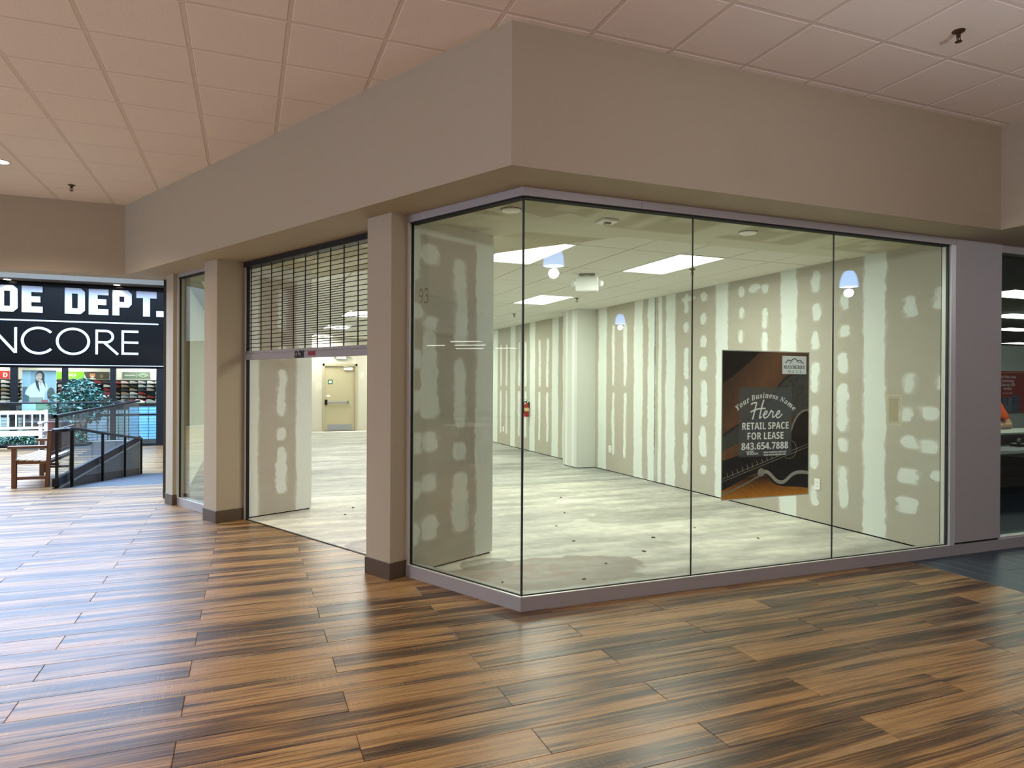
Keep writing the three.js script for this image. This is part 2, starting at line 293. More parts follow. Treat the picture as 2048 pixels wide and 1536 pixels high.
// ------------------------------------------------------------------ the empty shop: slab, drywall, ceiling
const MUD = '#dfe3da', RAW = '#b5ad9d';
const jit = (a, b) => vn(a * 1.7 + 3.3, b * 5.1) - 0.5;
function band(ctx, X, Y, d0, d1, y0, y1, alpha = 0.95, rough = 0.012) {   // a hand-trowelled band of joint compound, ragged and feathered
  const m = (d0 + d1) / 2, hw = (d1 - d0) / 2, full = y0 < 0.02 && y1 > 2.9, n = Math.max(14, Math.round((y1 - y0) / 0.022)), id = d0 * 37.1 + y0 * 11.3;
  for (let pass = 0; pass < 6; pass++) {
    const grow = [0.030, 0.020, 0.012, 0.006, 0.0, -0.006][pass]; ctx.globalAlpha = [0.10, 0.14, 0.2, 0.35, alpha * 0.75, alpha * 0.8][pass]; ctx.fillStyle = MUD; ctx.beginPath();
    const lean = 0.25 * hw * (vn(id, 2.2) - 0.5), side = (t, sg) => {
      const e = full ? 1 : Math.pow(clamp(Math.min(t, 1 - t) * (y1 - y0) / Math.min(0.07, 0.4 * (y1 - y0))), 0.26), y = mix(y0 - grow * 0.8, y1 + grow * 0.8, t);
      const wob = rough * (2.2 * (fbm(y * 3.1 + id, sg * 7.7 + pass * 0.13, 2) - 0.5) + 1.3 * (vn(y * 26 + id, sg * 3.3 + pass * 0.4) - 0.5)) * (full ? 1.3 : 2.1) * (0.5 + Math.min(1, hw / 0.08));
      return [X(m + lean * (t - 0.5) * 2 * (full ? 0 : 1) + sg * Math.max(0.002, (hw + grow) * (0.35 + 0.65 * e) * (full ? 1 / (0.35 + 0.65 * e) : 1) + wob)), Y(y)];
    };
    for (let i = 0; i <= n; i++) ctx.lineTo(...side(i / n, -1));
    for (let i = n; i >= 0; i--) ctx.lineTo(...side(i / n, 1));
    ctx.closePath(); ctx.fill();
  }
  ctx.globalAlpha = 1;
}
function drywall(w, h, d0, d1, top, draw) {
  return canvas(w, h, ctx => {
    const X = d => (d - d0) / (d1 - d0) * w, Y = y => h - y / top * h;
    ctx.fillStyle = RAW; ctx.fillRect(0, 0, w, h);
    for (let i = 0; i < 260; i++) { ctx.globalAlpha = 0.05; ctx.fillStyle = hash(i, 3) > 0.5 ? '#c2b9a6' : '#a0978a'; ctx.beginPath(); ctx.ellipse(hash(i, 1) * w, hash(i, 2) * h, 20 + 60 * hash(i, 4), 10 + 50 * hash(i, 5), 0, 0, 7); ctx.fill(); }
    ctx.globalAlpha = 1; draw((a, b, y0, y1, al, ro) => band(ctx, X, Y, a, b, y0, y1, al, ro), ctx, X, Y);
  });
}
const segs = (b, d, w, list, al = 0.85) => list.forEach(([y0, y1]) => b(d - w / 2, d + w / 2, y0, y1, al));
const nearWall = drywall(2048, 1024, 4.3, 11.2, 2.97, (b, ctx, X, Y) => {
  for (const [p, q] of [[5.021, 5.273], [6.226, 6.48], [7.464, 7.70], [8.667, 8.905], [9.21, 9.389], [9.559, 9.813], [10.763, 11.05], [9.027, 9.11], [4.30, 4.343]]) b(p, q, 0, 2.97);
  segs(b, 5.54, 0.12, [[0.24, 0.69], [0.86, 1.0], [1.08, 1.6], [1.72, 1.94], [2.12, 2.24], [2.42, 2.58]]);
  segs(b, 5.935, 0.10, [[0.2, 0.42], [0.62, 0.78], [1.02, 1.34], [1.5, 1.84], [2.0, 2.2], [2.33, 2.52], [2.66, 2.9]]);
  segs(b, 6.75, 0.10, [[0.3, 0.9], [1.2, 1.5], [1.9, 2.25], [2.3, 2.55], [2.75, 2.85]]);
  segs(b, 7.185, 0.09, [[0.3, 0.8], [1.1, 1.6], [2.14, 2.3], [2.46, 2.6], [2.75, 2.88]]);
  segs(b, 7.975, 0.13, [[0.3, 0.42], [0.55, 0.98], [1.12, 1.64], [1.78, 1.98], [2.12, 2.28], [2.45, 2.6], [2.78, 2.9]]);
  segs(b, 8.385, 0.10, [[0.25, 0.85], [0.98, 1.55], [1.66, 2.12], [2.36, 2.5], [2.65, 2.93]]);
  segs(b, 10.11, 0.085, [[0.3, 1.42], [1.55, 2.62]]); segs(b, 10.51, 0.075, [[0.32, 1.42], [1.55, 2.62]]);
  for (const [d, y, w, h] of [[4.75, 1.61, 0.13, 0.19], [4.425, 1.62, 0.12, 0.13], [4.77, 1.30, 0.15, 0.13], [4.56, 1.32, 0.17, 0.12], [4.76, 1.03, 0.17, 0.12], [4.55, 1.0, 0.14, 0.12], [4.755, 0.69, 0.13, 0.14], [4.43, 0.73, 0.09, 0.09], [4.755, 0.4, 0.13, 0.15], [4.76, 2.37, 0.15, 0.2], [4.43, 2.42, 0.13, 0.2], [8.35, 2.85, 0.3, 0.06], [6.95, 2.83, 0.2, 0.1]]) b(d - w / 2, d + w / 2, y - h / 2, y + h / 2, 0.7, 0.02);
  ctx.strokeStyle = '#c2b99c'; ctx.lineWidth = 5; ctx.strokeRect(X(4.835), Y(1.487), X(5.0) - X(4.835), Y(1.19) - Y(1.487)); ctx.fillStyle = '#a89d82'; ctx.fillRect(X(4.868), Y(1.457), X(4.975) - X(4.868), Y(1.22) - Y(1.457));
});
const farWall = drywall(2048, 512, 11.7, 22.2, 2.97, b => {
  for (const [p, q] of [[12.34, 12.59], [12.82, 13.12], [14.05, 14.34], [15.26, 15.57], [16.5, 16.92], [17.75, 18.05], [18.97, 19.27], [20.19, 20.49], [21.41, 21.7]]) b(p, q, 0, 2.97);
  for (const d of [13.36, 13.78, 14.6, 15.0, 15.84, 16.24, 17.2, 17.5, 18.3, 18.7, 19.5, 19.9, 20.8, 21.1]) segs(b, d, 0.1, [[0.3, 1.38], [1.5, 2.55]]);
});
const stubA = drywall(512, 1536, 0.2, 1.036, 2.97, b => { b(0.18, 0.33, 0, 2.97, 0.95, 0.006); b(0.83, 1.06, 0, 2.97, 0.95, 0.006); segs(b, 0.63, 0.10, [[0.25, 0.80], [0.89, 1.03], [1.18, 1.73], [1.87, 2.02], [2.2, 2.7]]); b(0.2, 1.05, 2.82, 2.97, 0.5); });
const stubB = drywall(512, 1536, 0.02, 1.03, 2.97, b => {
  b(0.81, 1.06, 0, 2.97, 0.9, 0.012); b(0, 1.05, 2.84, 2.97, 0.6);
  segs(b, 0.61, 0.13, [[0.27, 0.79], [0.91, 1.06], [1.2, 1.8], [1.93, 2.68]], 0.6);
  segs(b, 0.25, 0.15, [[0.26, 0.46], [0.67, 0.81], [1.01, 1.17], [1.29, 2.03], [2.04, 2.15], [2.6, 2.76]], 0.6);
  segs(b, 0.09, 0.12, [[0.24, 0.42], [0.62, 0.76], [1.0, 1.17], [1.35, 1.52], [1.71, 1.86], [2.13, 2.25], [2.45, 2.87]], 0.5);
});
const backWall = canvas(1024, 512, (ctx, w, h) => { ctx.fillStyle = '#c8c3b2'; ctx.fillRect(0, 0, w, h); for (let i = 0; i < 60; i++) { ctx.globalAlpha = 0.25; ctx.fillStyle = hash(i, 8) > 0.4 ? '#e6e6d6' : '#bdb898'; ctx.beginPath(); ctx.ellipse(hash(i, 6) * w, hash(i, 7) * h, 6 + 14 * hash(i, 9), 6 + 22 * hash(i, 10), 0, 0, 7); ctx.fill(); } });
const soffitMap = canvas(1536, 1536, (ctx, w, h) => {                  // plan x -1..6.2, z -11..-4.2
  const X = x => (x + 1) / 7.2 * w, Y = z => h - (z + 11) / 6.8 * h;
  ctx.fillStyle = '#b6b098'; ctx.fillRect(0, 0, w, h);
  const mud = (x0, x1, z0, z1, a = 0.9) => { for (const g of [0.05, 0.025, 0]) { ctx.globalAlpha = g ? 0.3 : a; ctx.fillStyle = '#d2d1bd'; ctx.fillRect(X(x0 - g), Y(z1 + g), X(x1 + g) - X(x0 - g), Y(z0 - g) - Y(z1 + g)); } ctx.globalAlpha = 1; };
  mud(-1, 6.2, -5.6, -5.19);
  for (const x of [2.62, 3.78, 5.0]) mud(x, x + 0.28, -5.3, -4.2, 0.85);
  for (const [x, z] of [[2.28, -4.75], [2.45, -4.62], [3.35, -4.72], [4.05, -4.95], [3.85, -4.6], [5.55, -4.8], [4.35, -4.68], [5.75, -5.0]]) mud(x, x + 0.13, z - 0.04, z + 0.06, 0.6);
  for (const x of [3.12, 4.6, 5.35]) mud(x, x + 0.07, -5.1, -4.55, 0.6);
  ctx.save(); ctx.translate(X(CORNER[0]), Y(CORNER[1])); ctx.rotate(Math.atan2(-dB[1], dB[0]) * -1); ctx.restore();
  ctx.strokeStyle = '#d2d1bd'; ctx.lineWidth = 62; ctx.globalAlpha = 0.85; ctx.beginPath(); const a = P(0.2, 0.95), c = P(6.4, 0.95); ctx.moveTo(X(a[0]), Y(a[1])); ctx.lineTo(X(c[0]), Y(c[1])); ctx.stroke();
  for (const s of [0.55, 1.5, 2.5, 3.7]) { const p = P(s, 0.1), q = P(s, 1.1); ctx.lineWidth = 42; ctx.beginPath(); ctx.moveTo(X(p[0]), Y(p[1])); ctx.lineTo(X(q[0]), Y(q[1])); ctx.stroke(); }
  ctx.globalAlpha = 1;
});
const boxUV = (g, f) => { const p = g.attributes.position, uv = g.attributes.uv; for (let i = 0; i < p.count; i++) { const [u, v] = f(p.getX(i), p.getY(i), p.getZ(i)); uv.setXY(i, u, v); } return g; };
{
  const sl = struct('floor_shop', 'stained bare concrete slab floor of the empty shop', 'floor', boxUV(slab([[1.85, -4.42], [6.1, -4.42], [6.1, -22.2], [-0.8, -22.2], [-0.8, -9.9], P(6.1, 0.1), P(4.737, 0.1), P(4.737, 0.19), P(1.3, 0.19), P(1.3, 0.1), P(0.064, 0.1)], -0.12, 0.004), (x, y, z) => [(x + 0.8) / 7, (z + 22.2) / 18]), M.concrete);
  obj('threshold', bx(1.585, 4.40, -0.01, 0.006, 0.172, 0.192), M.dark, onB(struct('trim_1', 'thin dark metal edge strip under the roll-up grille', 'threshold')));
  const dw = (map) => std(0xffffff, 0.9, { map, bumpMap: peel, bumpScale: 0.0005 });
  const wr = struct('wall_right', 'unpainted drywall with white taped seams behind the lease poster', 'wall', boxUV(bx(6.1, 6.2, 0.018, 3.0, -9.2, -4.43), (x, y, z) => [(-z - 4.3) / 6.9, y / 2.97]), dw(nearWall));
  obj('panel', boxUV(bx(6.088, 6.2, 0.018, 3.0, -11.2, -9.208), (x, y, z) => [(-z - 4.3) / 6.9, y / 2.97]), dw(nearWall), wr);
  obj('floor_gap', bx(6.115, 6.2, 0.0, 0.018, -22.2, -4.43), M.gap, wr);
  obj('panel', boxUV(bx(6.1, 6.2, 0.018, 3.0, -22.2, -11.7), (x, y, z) => [(-z - 11.7) / 10.5, y / 2.97]), dw(farWall), wr);
  const pl = struct('wall_pilaster', 'white skimmed drywall pilaster jutting from the unpainted wall', 'pilaster', metres(bx(5.7, 6.15, 0.018, 3.0, -11.74, -11.17)), M.offwhite);
  for (const z of [-11.60, -11.32]) obj('corner_bead', rb(5.697, 5.703, 0.02, 2.98, z - 0.045, z + 0.045, 0.0025), M.white, pl);
  obj('floor_gap', bx(5.72, 6.12, 0, 0.018, -11.72, -11.19), M.gap, pl);
  const s1 = onB(struct('wall_stub', 'short drywall return wall beside the entry opening', 'wall', boxUV(bx(4.40, 4.72, 0.018, 3.0, 0.195, 1.036), (x, y, z) => [(z - 0.2) / 0.836, y / 2.97]), dw(stubA)));
  obj('floor_gap', bx(4.415, 4.7, 0.0, 0.018, 0.2, 1.02), M.gap, s1);
  const s2 = onB(struct('wall_stub', 'short drywall return wall behind the corner glass with dabs of compound', 'wall', boxUV(bx(1.262, 1.575, 0.018, 3.0, 0.02, 1.03), (x, y, z) => [(z - 0.02) / 1.01, y / 2.97]), dw(stubB)));
  obj('floor_gap', bx(1.28, 1.56, 0.0, 0.018, 0.11, 1.015), M.gap, s2);
  onB(struct('wall_display', 'pale board closing off the small side window', 'wall', metres(bx(4.72, 6.1, 0, 3.0, 1.0, 1.036)), M.offwhite));
  struct('wall_left', 'pale skimmed side wall of the empty shop', 'wall', metres(bx(-0.95, -0.8, 0, 3.0, -22.2, -9.86)), M.offwhite);
  struct('wall_back', 'cream back wall of the empty shop with the exit door', 'wall', [boxUV(bx(-0.95, 2.26, 0, 3.0, -22.3, -22.0), (x, y) => [x / 7, y / 3]), boxUV(bx(3.28, 6.2, 0, 3.0, -22.3, -22.0), (x, y) => [x / 7, y / 3]), boxUV(bx(2.26, 3.28, 2.14, 3.0, -22.3, -22.0), (x, y) => [x / 7, y / 3])], std(0xffffff, 0.8, { map: backWall }));
  struct('trim_2', 'low pale concrete kerb before the exit door', 'kerb', bx(-0.8, 6.08, 0, 0.035, -21.5, -21.2), M.offwhite);

  const so = struct('ceiling_border', 'plasterboard ceiling margin with taped joints along the shop glass', 'ceiling', boxUV(slab([[1.85, -4.42], [6.1, -4.42], [6.1, -5.47], [3.25, -5.47], P(6.3, 1.12), P(6.3, 0.1), P(0.06, 0.1)], 2.962, 3.1), (x, y, z) => [(x + 1) / 7.2, (z + 11) / 6.8]), std(0xffffff, 0.9, { map: soffitMap }));
  const ci = struct('ceiling_shop', 'white lay-in tile ceiling of the empty shop', 'ceiling', slab([[1.95, -4.6], [6.15, -4.6], [6.15, -22.1], [-0.9, -22.1], [-0.9, -10.3], P(6.3, 0.3), P(0.2, 0.3)], 3.0, 3.12), M.barIn);
  const tg = metres(rb(-0.2985, 0.2985, 2.972, 2.99, -0.6035, 0.6035, 0.003), 3), lights = new Set();
  const TR = [[2.755, -6.61, 'ceiling troffer nearest the glass corner'], [4.585, -6.61, 'ceiling troffer above the lease poster'], [4.585, -10.27, 'ceiling troffer before the white pilaster'], [2.145, -10.27, 'ceiling troffer hidden past the return wall'], [4.585, -13.93, 'ceiling troffer past the pilaster on the poster side'], [2.145, -13.93, 'lit troffer seen largest through the roll-up grille'], [2.145, -17.59, 'lit troffer second seen through the roll-up grille'], [4.585, -17.59, 'ceiling troffer above the fire extinguisher wall end'], [2.145, -21.25, 'lit troffer just above the exit sign'], [4.585, -21.25, 'ceiling troffer in the far back corner']];
  for (let i = -6; i < 6; i++) for (let j = 0; j < 14; j++) {
    const x = 2.755 + i * 0.61, z = -5.39 - j * 1.22;
    if (x < -0.6 || x > 6.0 || z < -21.6) continue;
    if (TR.some(t => Math.abs(t[0] - x) < 0.3 && Math.abs(t[1] - z) < 0.6)) continue;
    const w = (x - CORNER[0]) * wB[0] + (z - CORNER[1]) * wB[1]; if (w < 0.7) continue;
    obj('tile', tg, M.tileIn, ci).position.set(x, 0, z);
  }
  for (const [x, z, label] of TR) {
    const t = thing('ceiling_troffer', label, 'ceiling light', [x, 2.985, z], 0, 'fluorescent troffers in the shop ceiling');
    obj('frame', [bx(-0.3, 0.3, -0.016, 0.01, -0.605, -0.588), bx(-0.3, 0.3, -0.016, 0.01, 0.588, 0.605), bx(-0.3, -0.288, -0.016, 0.01, -0.588, 0.588), bx(0.288, 0.3, -0.016, 0.01, -0.588, 0.588)], M.white, t);
    obj('diffuser', bx(-0.288, 0.288, -0.01, 0.0, -0.588, 0.588), M.lamp, t);
    areaLight(x, 2.971, z, 0.57, 1.17, TUBES.shop, TUBES.colour);
  }
}

// ------------------------------------------------------------------ roll-up grille
{
  const g = onB(thing('security_grille', 'half raised roll-up metal security grille across the shop entry', 'grille'));
  obj('hood', bx(1.59, 4.40, 2.90, 2.958, 0.15, 0.25), M.dark, g);
  const rod = new THREE.CylinderGeometry(0.0042, 0.0042, 2.78, 8).rotateZ(Math.PI / 2);
  for (let k = 0; k < 20; k++) obj('rod', rod, M.dark, g).position.set(2.985, 1.975 + k * 0.0475, 0.19);
  const short = new THREE.CylinderGeometry(0.0042, 0.0042, 1.16, 8).rotateZ(Math.PI / 2);
  for (let k = 0; k < 13; k++) obj('rod', short, M.dark, g).position.set(3.005, 1.999 + k * 0.0475, 0.19);
  const link = rb(-0.007, 0.007, 1.925, 2.905, 0.178, 0.186, 0.002);
  for (let k = 0; k < 12; k++) obj('link_chain', link, M.dark, g).position.x = 4.278 - k * 0.2307;
  const b = obj('bottom_bar', [rb(1.60, 4.375, 1.838, 1.905, 0.165, 0.205, 0.006), rb(1.60, 4.375, 1.905, 1.938, 0.175, 0.197, 0.004)], M.alu, g);
  obj('lock_plate', rb(3.12, 3.29, 1.838, 1.912, 0.158, 0.166, 0.002), std(0x2e1214, 0.5), b);
  obj('warning_label', bx(2.90, 3.04, 1.858, 1.902, 0.1635, 0.166), std(0x8a1830, 0.5), b);
  for (const [x, r] of [[3.235, 0.014], [3.165, 0.016]]) obj('lock_knob', new THREE.CylinderGeometry(r, r, 0.014, 16).rotateX(Math.PI / 2).translate(x, 1.875, 0.153), M.steel, b);
  obj('lock_lever', tube([[3.195, 1.87, 0.152], [3.195, 1.91, 0.148], [3.21, 1.955, 0.152]], 0.006), M.steel, b);
  for (const x of [4.385, 1.595]) { obj('guide_rail', bx(x - 0.012, x + 0.012, 0.004, 2.958, 0.16, 0.172), M.alu, g); obj('guide_rail', bx(x - 0.012, x + 0.012, 0.004, 2.958, 0.172, 0.215), M.gap, g); }
}

// ------------------------------------------------------------------ exit door and fittings at the back
{
  const d = thing('exit_door', 'cream steel exit door with push bar in the back wall', 'door', [2.77, 0, -22.0]);
  obj('door_frame', [rb(-0.54, -0.475, 0, 2.16, -0.06, 0.03, 0.004), rb(0.475, 0.54, 0, 2.16, -0.06, 0.03, 0.004), rb(-0.54, 0.54, 2.08, 2.16, -0.06, 0.03, 0.004)], M.frame, d);
  const leaf = obj('door_leaf', rb(-0.472, 0.472, 0.01, 2.075, -0.075, -0.03, 0.003), M.door, d);
  obj('kick_plate', bx(-0.38, 0.38, 0.03, 0.22, -0.03, -0.026), M.steel, leaf);
  obj('door_closer', [rb(0.12, 0.40, 1.95, 2.03, -0.03, 0.03, 0.008), bar([0.38, 2.04, 0.02], [0.1, 2.06, 0.06], 0.02, 0.01)], M.white, leaf);
  obj('threshold', bx(-0.47, 0.47, 0.0, 0.012, -0.1, 0.0), M.gap, d);
  const pb = obj('push_bar', [rb(-0.40, 0.26, 0.90, 0.955, 0.01, 0.05, 0.01), rb(0.22, 0.27, 0.885, 0.97, -0.03, 0.04, 0.006)], M.steel, leaf);
  obj('latch_case', [rb(-0.47, -0.385, 0.85, 1.01, -0.03, 0.05, 0.02), bx(0.225, 0.27, 0.89, 0.965, 0.038, 0.045)], M.black, pb);
  const s = obj('door_sticker', bx(-0.37, -0.22, 1.50, 1.65, -0.03, -0.0285), M.green, leaf); obj('sticker_centre', bx(-0.335, -0.255, 1.535, 1.615, -0.029, -0.0275), M.white, s);
  obj('door_label', bx(-0.41, -0.30, 1.10, 1.155, -0.03, -0.0285), M.white, leaf);

  const e = thing('exit_sign', 'white exit sign with red letters above the exit door', 'exit sign', [2.80, 2.30, -21.92]);
  obj('housing', rb(-0.15, 0.15, 0, 0.19, -0.07, 0.0, 0.01), M.plastic, e);
  const face = canvas(256, 160, (c, w, h) => { c.fillStyle = '#f7efe8'; c.fillRect(0, 0, w, h); c.fillStyle = '#d8231c'; c.font = 'bold 104px sans-serif'; c.textAlign = 'center'; c.textBaseline = 'middle'; c.fillText('EXIT', w / 2, h / 2 + 4, w * 0.92); });
  obj('sign_face', new THREE.PlaneGeometry(0.28, 0.17).translate(0, 0.095, 0.002), std(0xffffff, 0.4, { map: face, emissive: 0xffffff, emissiveMap: face, emissiveIntensity: 0.35 }), e);
  for (const x of [-0.21, 0.21]) obj('lamp_head', [new THREE.CylinderGeometry(0.035, 0.045, 0.06, 16).rotateX(Math.PI / 2).translate(x, 0.1, -0.01), bx(Math.min(x, x * 0.7), Math.max(x, x * 0.7), 0.09, 0.11, -0.05, -0.035)], M.alu, e);
}
// emergency light unit hung from the shop ceiling, seen from its back
{
  const e = thing('emergency_light', 'white emergency light box with two lamp heads hanging from the ceiling', 'emergency light', [3.99, 2.985, -7.56], R(-26));
  obj('canopy', rb(-0.10, 0.10, -0.035, -0.012, -0.04, 0.04, 0.006), M.barIn, e);
  obj('stem', bx(-0.03, 0.03, -0.05, -0.03, -0.02, 0.02), M.white, e);
  obj('housing', rb(-0.145, 0.145, -0.235, -0.05, -0.03, 0.03, 0.018, 3), M.plastic, e);
  for (const x of [-0.17, 0.17]) { const h = obj('lamp_head', [new THREE.SphereGeometry(0.042, 20, 14).translate(x, -0.135, 0.0), rb(Math.min(x, x * 0.8), Math.max(x, x * 0.8), -0.16, -0.10, -0.02, 0.02, 0.008)], M.plastic, e); obj('lens', new THREE.CylinderGeometry(0.03, 0.03, 0.02, 18).rotateX(Math.PI / 2).rotateY(0.9 * Math.sign(x)).translate(x + 0.018 * Math.sign(x), -0.14, 0.035), M.clear, h); }
}
// sprinklers, detectors, round cover plates
{
  const make = (label, x, y, z) => {
    const s = thing('fire_sprinkler', label, 'sprinkler', [x, y, z], 0, 'pendent fire sprinklers');
    obj('escutcheon', lathe([[0, 0], [0.038, 0], [0.036, -0.006], [0.018, -0.012], [0.016, -0.02], [0, -0.02]]), M.brass, s);
    obj('sprinkler_body', [cyl(0.011, 0.013, 0.02, 0, -0.028, 0, 12), tube([[-0.012, -0.034, 0], [-0.017, -0.05, 0], [0, -0.066, 0]], 0.003, 6), tube([[0.012, -0.034, 0], [0.017, -0.05, 0], [0, -0.066, 0]], 0.003, 6), cyl(0.003, 0.003, 0.03, 0, -0.05, 0, 8)], M.brass, s);
    obj('deflector', lathe([[0, -0.066], [0.02, -0.067], [0.021, -0.07], [0, -0.07]], 16), M.brass, s);
    return s;
  };
  const s = make('brown fire sprinkler in the mall ceiling above the phone shop side', 4.232, CY, -2.968);
  copy(s, [-1.905, CY, -9.167], 0, 'brown fire sprinkler in the mall ceiling near the lit downlight');
  copy(s, [4.986, 2.972, -9.788], 0, 'fire sprinkler beside the troffer before the pilaster'); copy(s, [4.993, 2.972, -12.557], 0, 'small fire sprinkler above the far drywall stripes'); copy(s, [4.985, 2.972, -6.742], 0, 'fire sprinkler beside the troffer above the lease poster');
  const disc = (label, x, z) => { const o = thing('cover_plate', label, 'cover plate', [x, 2.962, z], 0, 'round covers in the plasterboard margin'); obj('rim', lathe([[0.075, 0], [0.08, -0.006], [0.07, -0.016], [0, -0.018]]), M.plastic, o); obj('gasket_ring', lathe([[0.083, 0], [0.083, -0.003], [0.07, -0.003]]), M.dark, o); };
  disc('round white ceiling cover near the glass corner', 1.934, -4.944); disc('round white ceiling cover above the lease poster', 4.199, -4.864);
  const v = thing('strobe_alarm', 'square white alarm device on the plasterboard ceiling margin', 'alarm', [2.807, 2.962, -4.959], 0);
  obj('back_plate', rb(-0.075, 0.075, -0.022, 0, -0.075, 0.075, 0.008), M.plastic, v); obj('strobe_lens', rb(-0.03, 0.03, -0.036, -0.02, -0.022, 0.022, 0.006), std(0x8d918c, 0.2), v);
}
// fire extinguisher
{
  const f = thing('fire_extinguisher', 'red fire extinguisher hung on the striped drywall', 'extinguisher', [6.02, 0.80, -14.35]);
  obj('cylinder', lathe([[0, 0], [0.052, 0], [0.058, 0.01], [0.058, 0.25], [0.05, 0.285], [0.022, 0.305], [0.02, 0.33], [0, 0.33]]), M.red, f);
  obj('label_band', lathe([[0.0586, 0.13], [0.0586, 0.21]]), std(0xd9c48a, 0.5), f);
  obj('valve', [cyl(0.016, 0.018, 0.035, 0, 0.345, 0, 12), bar([0.03, 0.365, 0], [-0.09, 0.345, 0], 0.016, 0.008), bar([0.03, 0.385, 0], [-0.10, 0.40, 0], 0.018, 0.008)], std(0x2d6e5a, 0.4), f);
  obj('hose', tube([[-0.02, 0.35, 0.02], [-0.075, 0.32, 0.04], [-0.085, 0.2, 0.045], [-0.07, 0.08, 0.04]], 0.008), M.black, f);
  obj('wall_bracket', [bx(0.05, 0.08, 0.2, 0.34, -0.015, 0.015), bx(0.0, 0.08, 0.3, 0.312, -0.015, 0.015)], M.dark, f);
}
// wall outlets
{
  const o = thing('wall_outlet', 'white wall outlet beside the lease poster', 'outlet', [6.1, 0.447, -5.89], 0, 'duplex outlets on the drywall');
  obj('cover_plate', rb(-0.008, 0.001, -0.063, 0.063, -0.04, 0.04, 0.003), M.plastic, o);
  for (const y of [-0.024, 0.024]) { const r = obj('socket', rb(-0.011, -0.006, y - 0.017, y + 0.017, -0.017, 0.017, 0.002), M.white, o); obj('slots', [bx(-0.0116, -0.0105, y - 0.006, y + 0.006, -0.008, -0.006), bx(-0.0116, -0.0105, y - 0.006, y + 0.006, 0.006, 0.008)], M.gap, r); }
  copy(o, [6.088, 0.404, -10.61], 0, 'white wall outlet next to the white pilaster'); copy(o, [6.1, 0.401, -16.04], 0, 'small white wall outlet below the far stripes past the extinguisher');
}
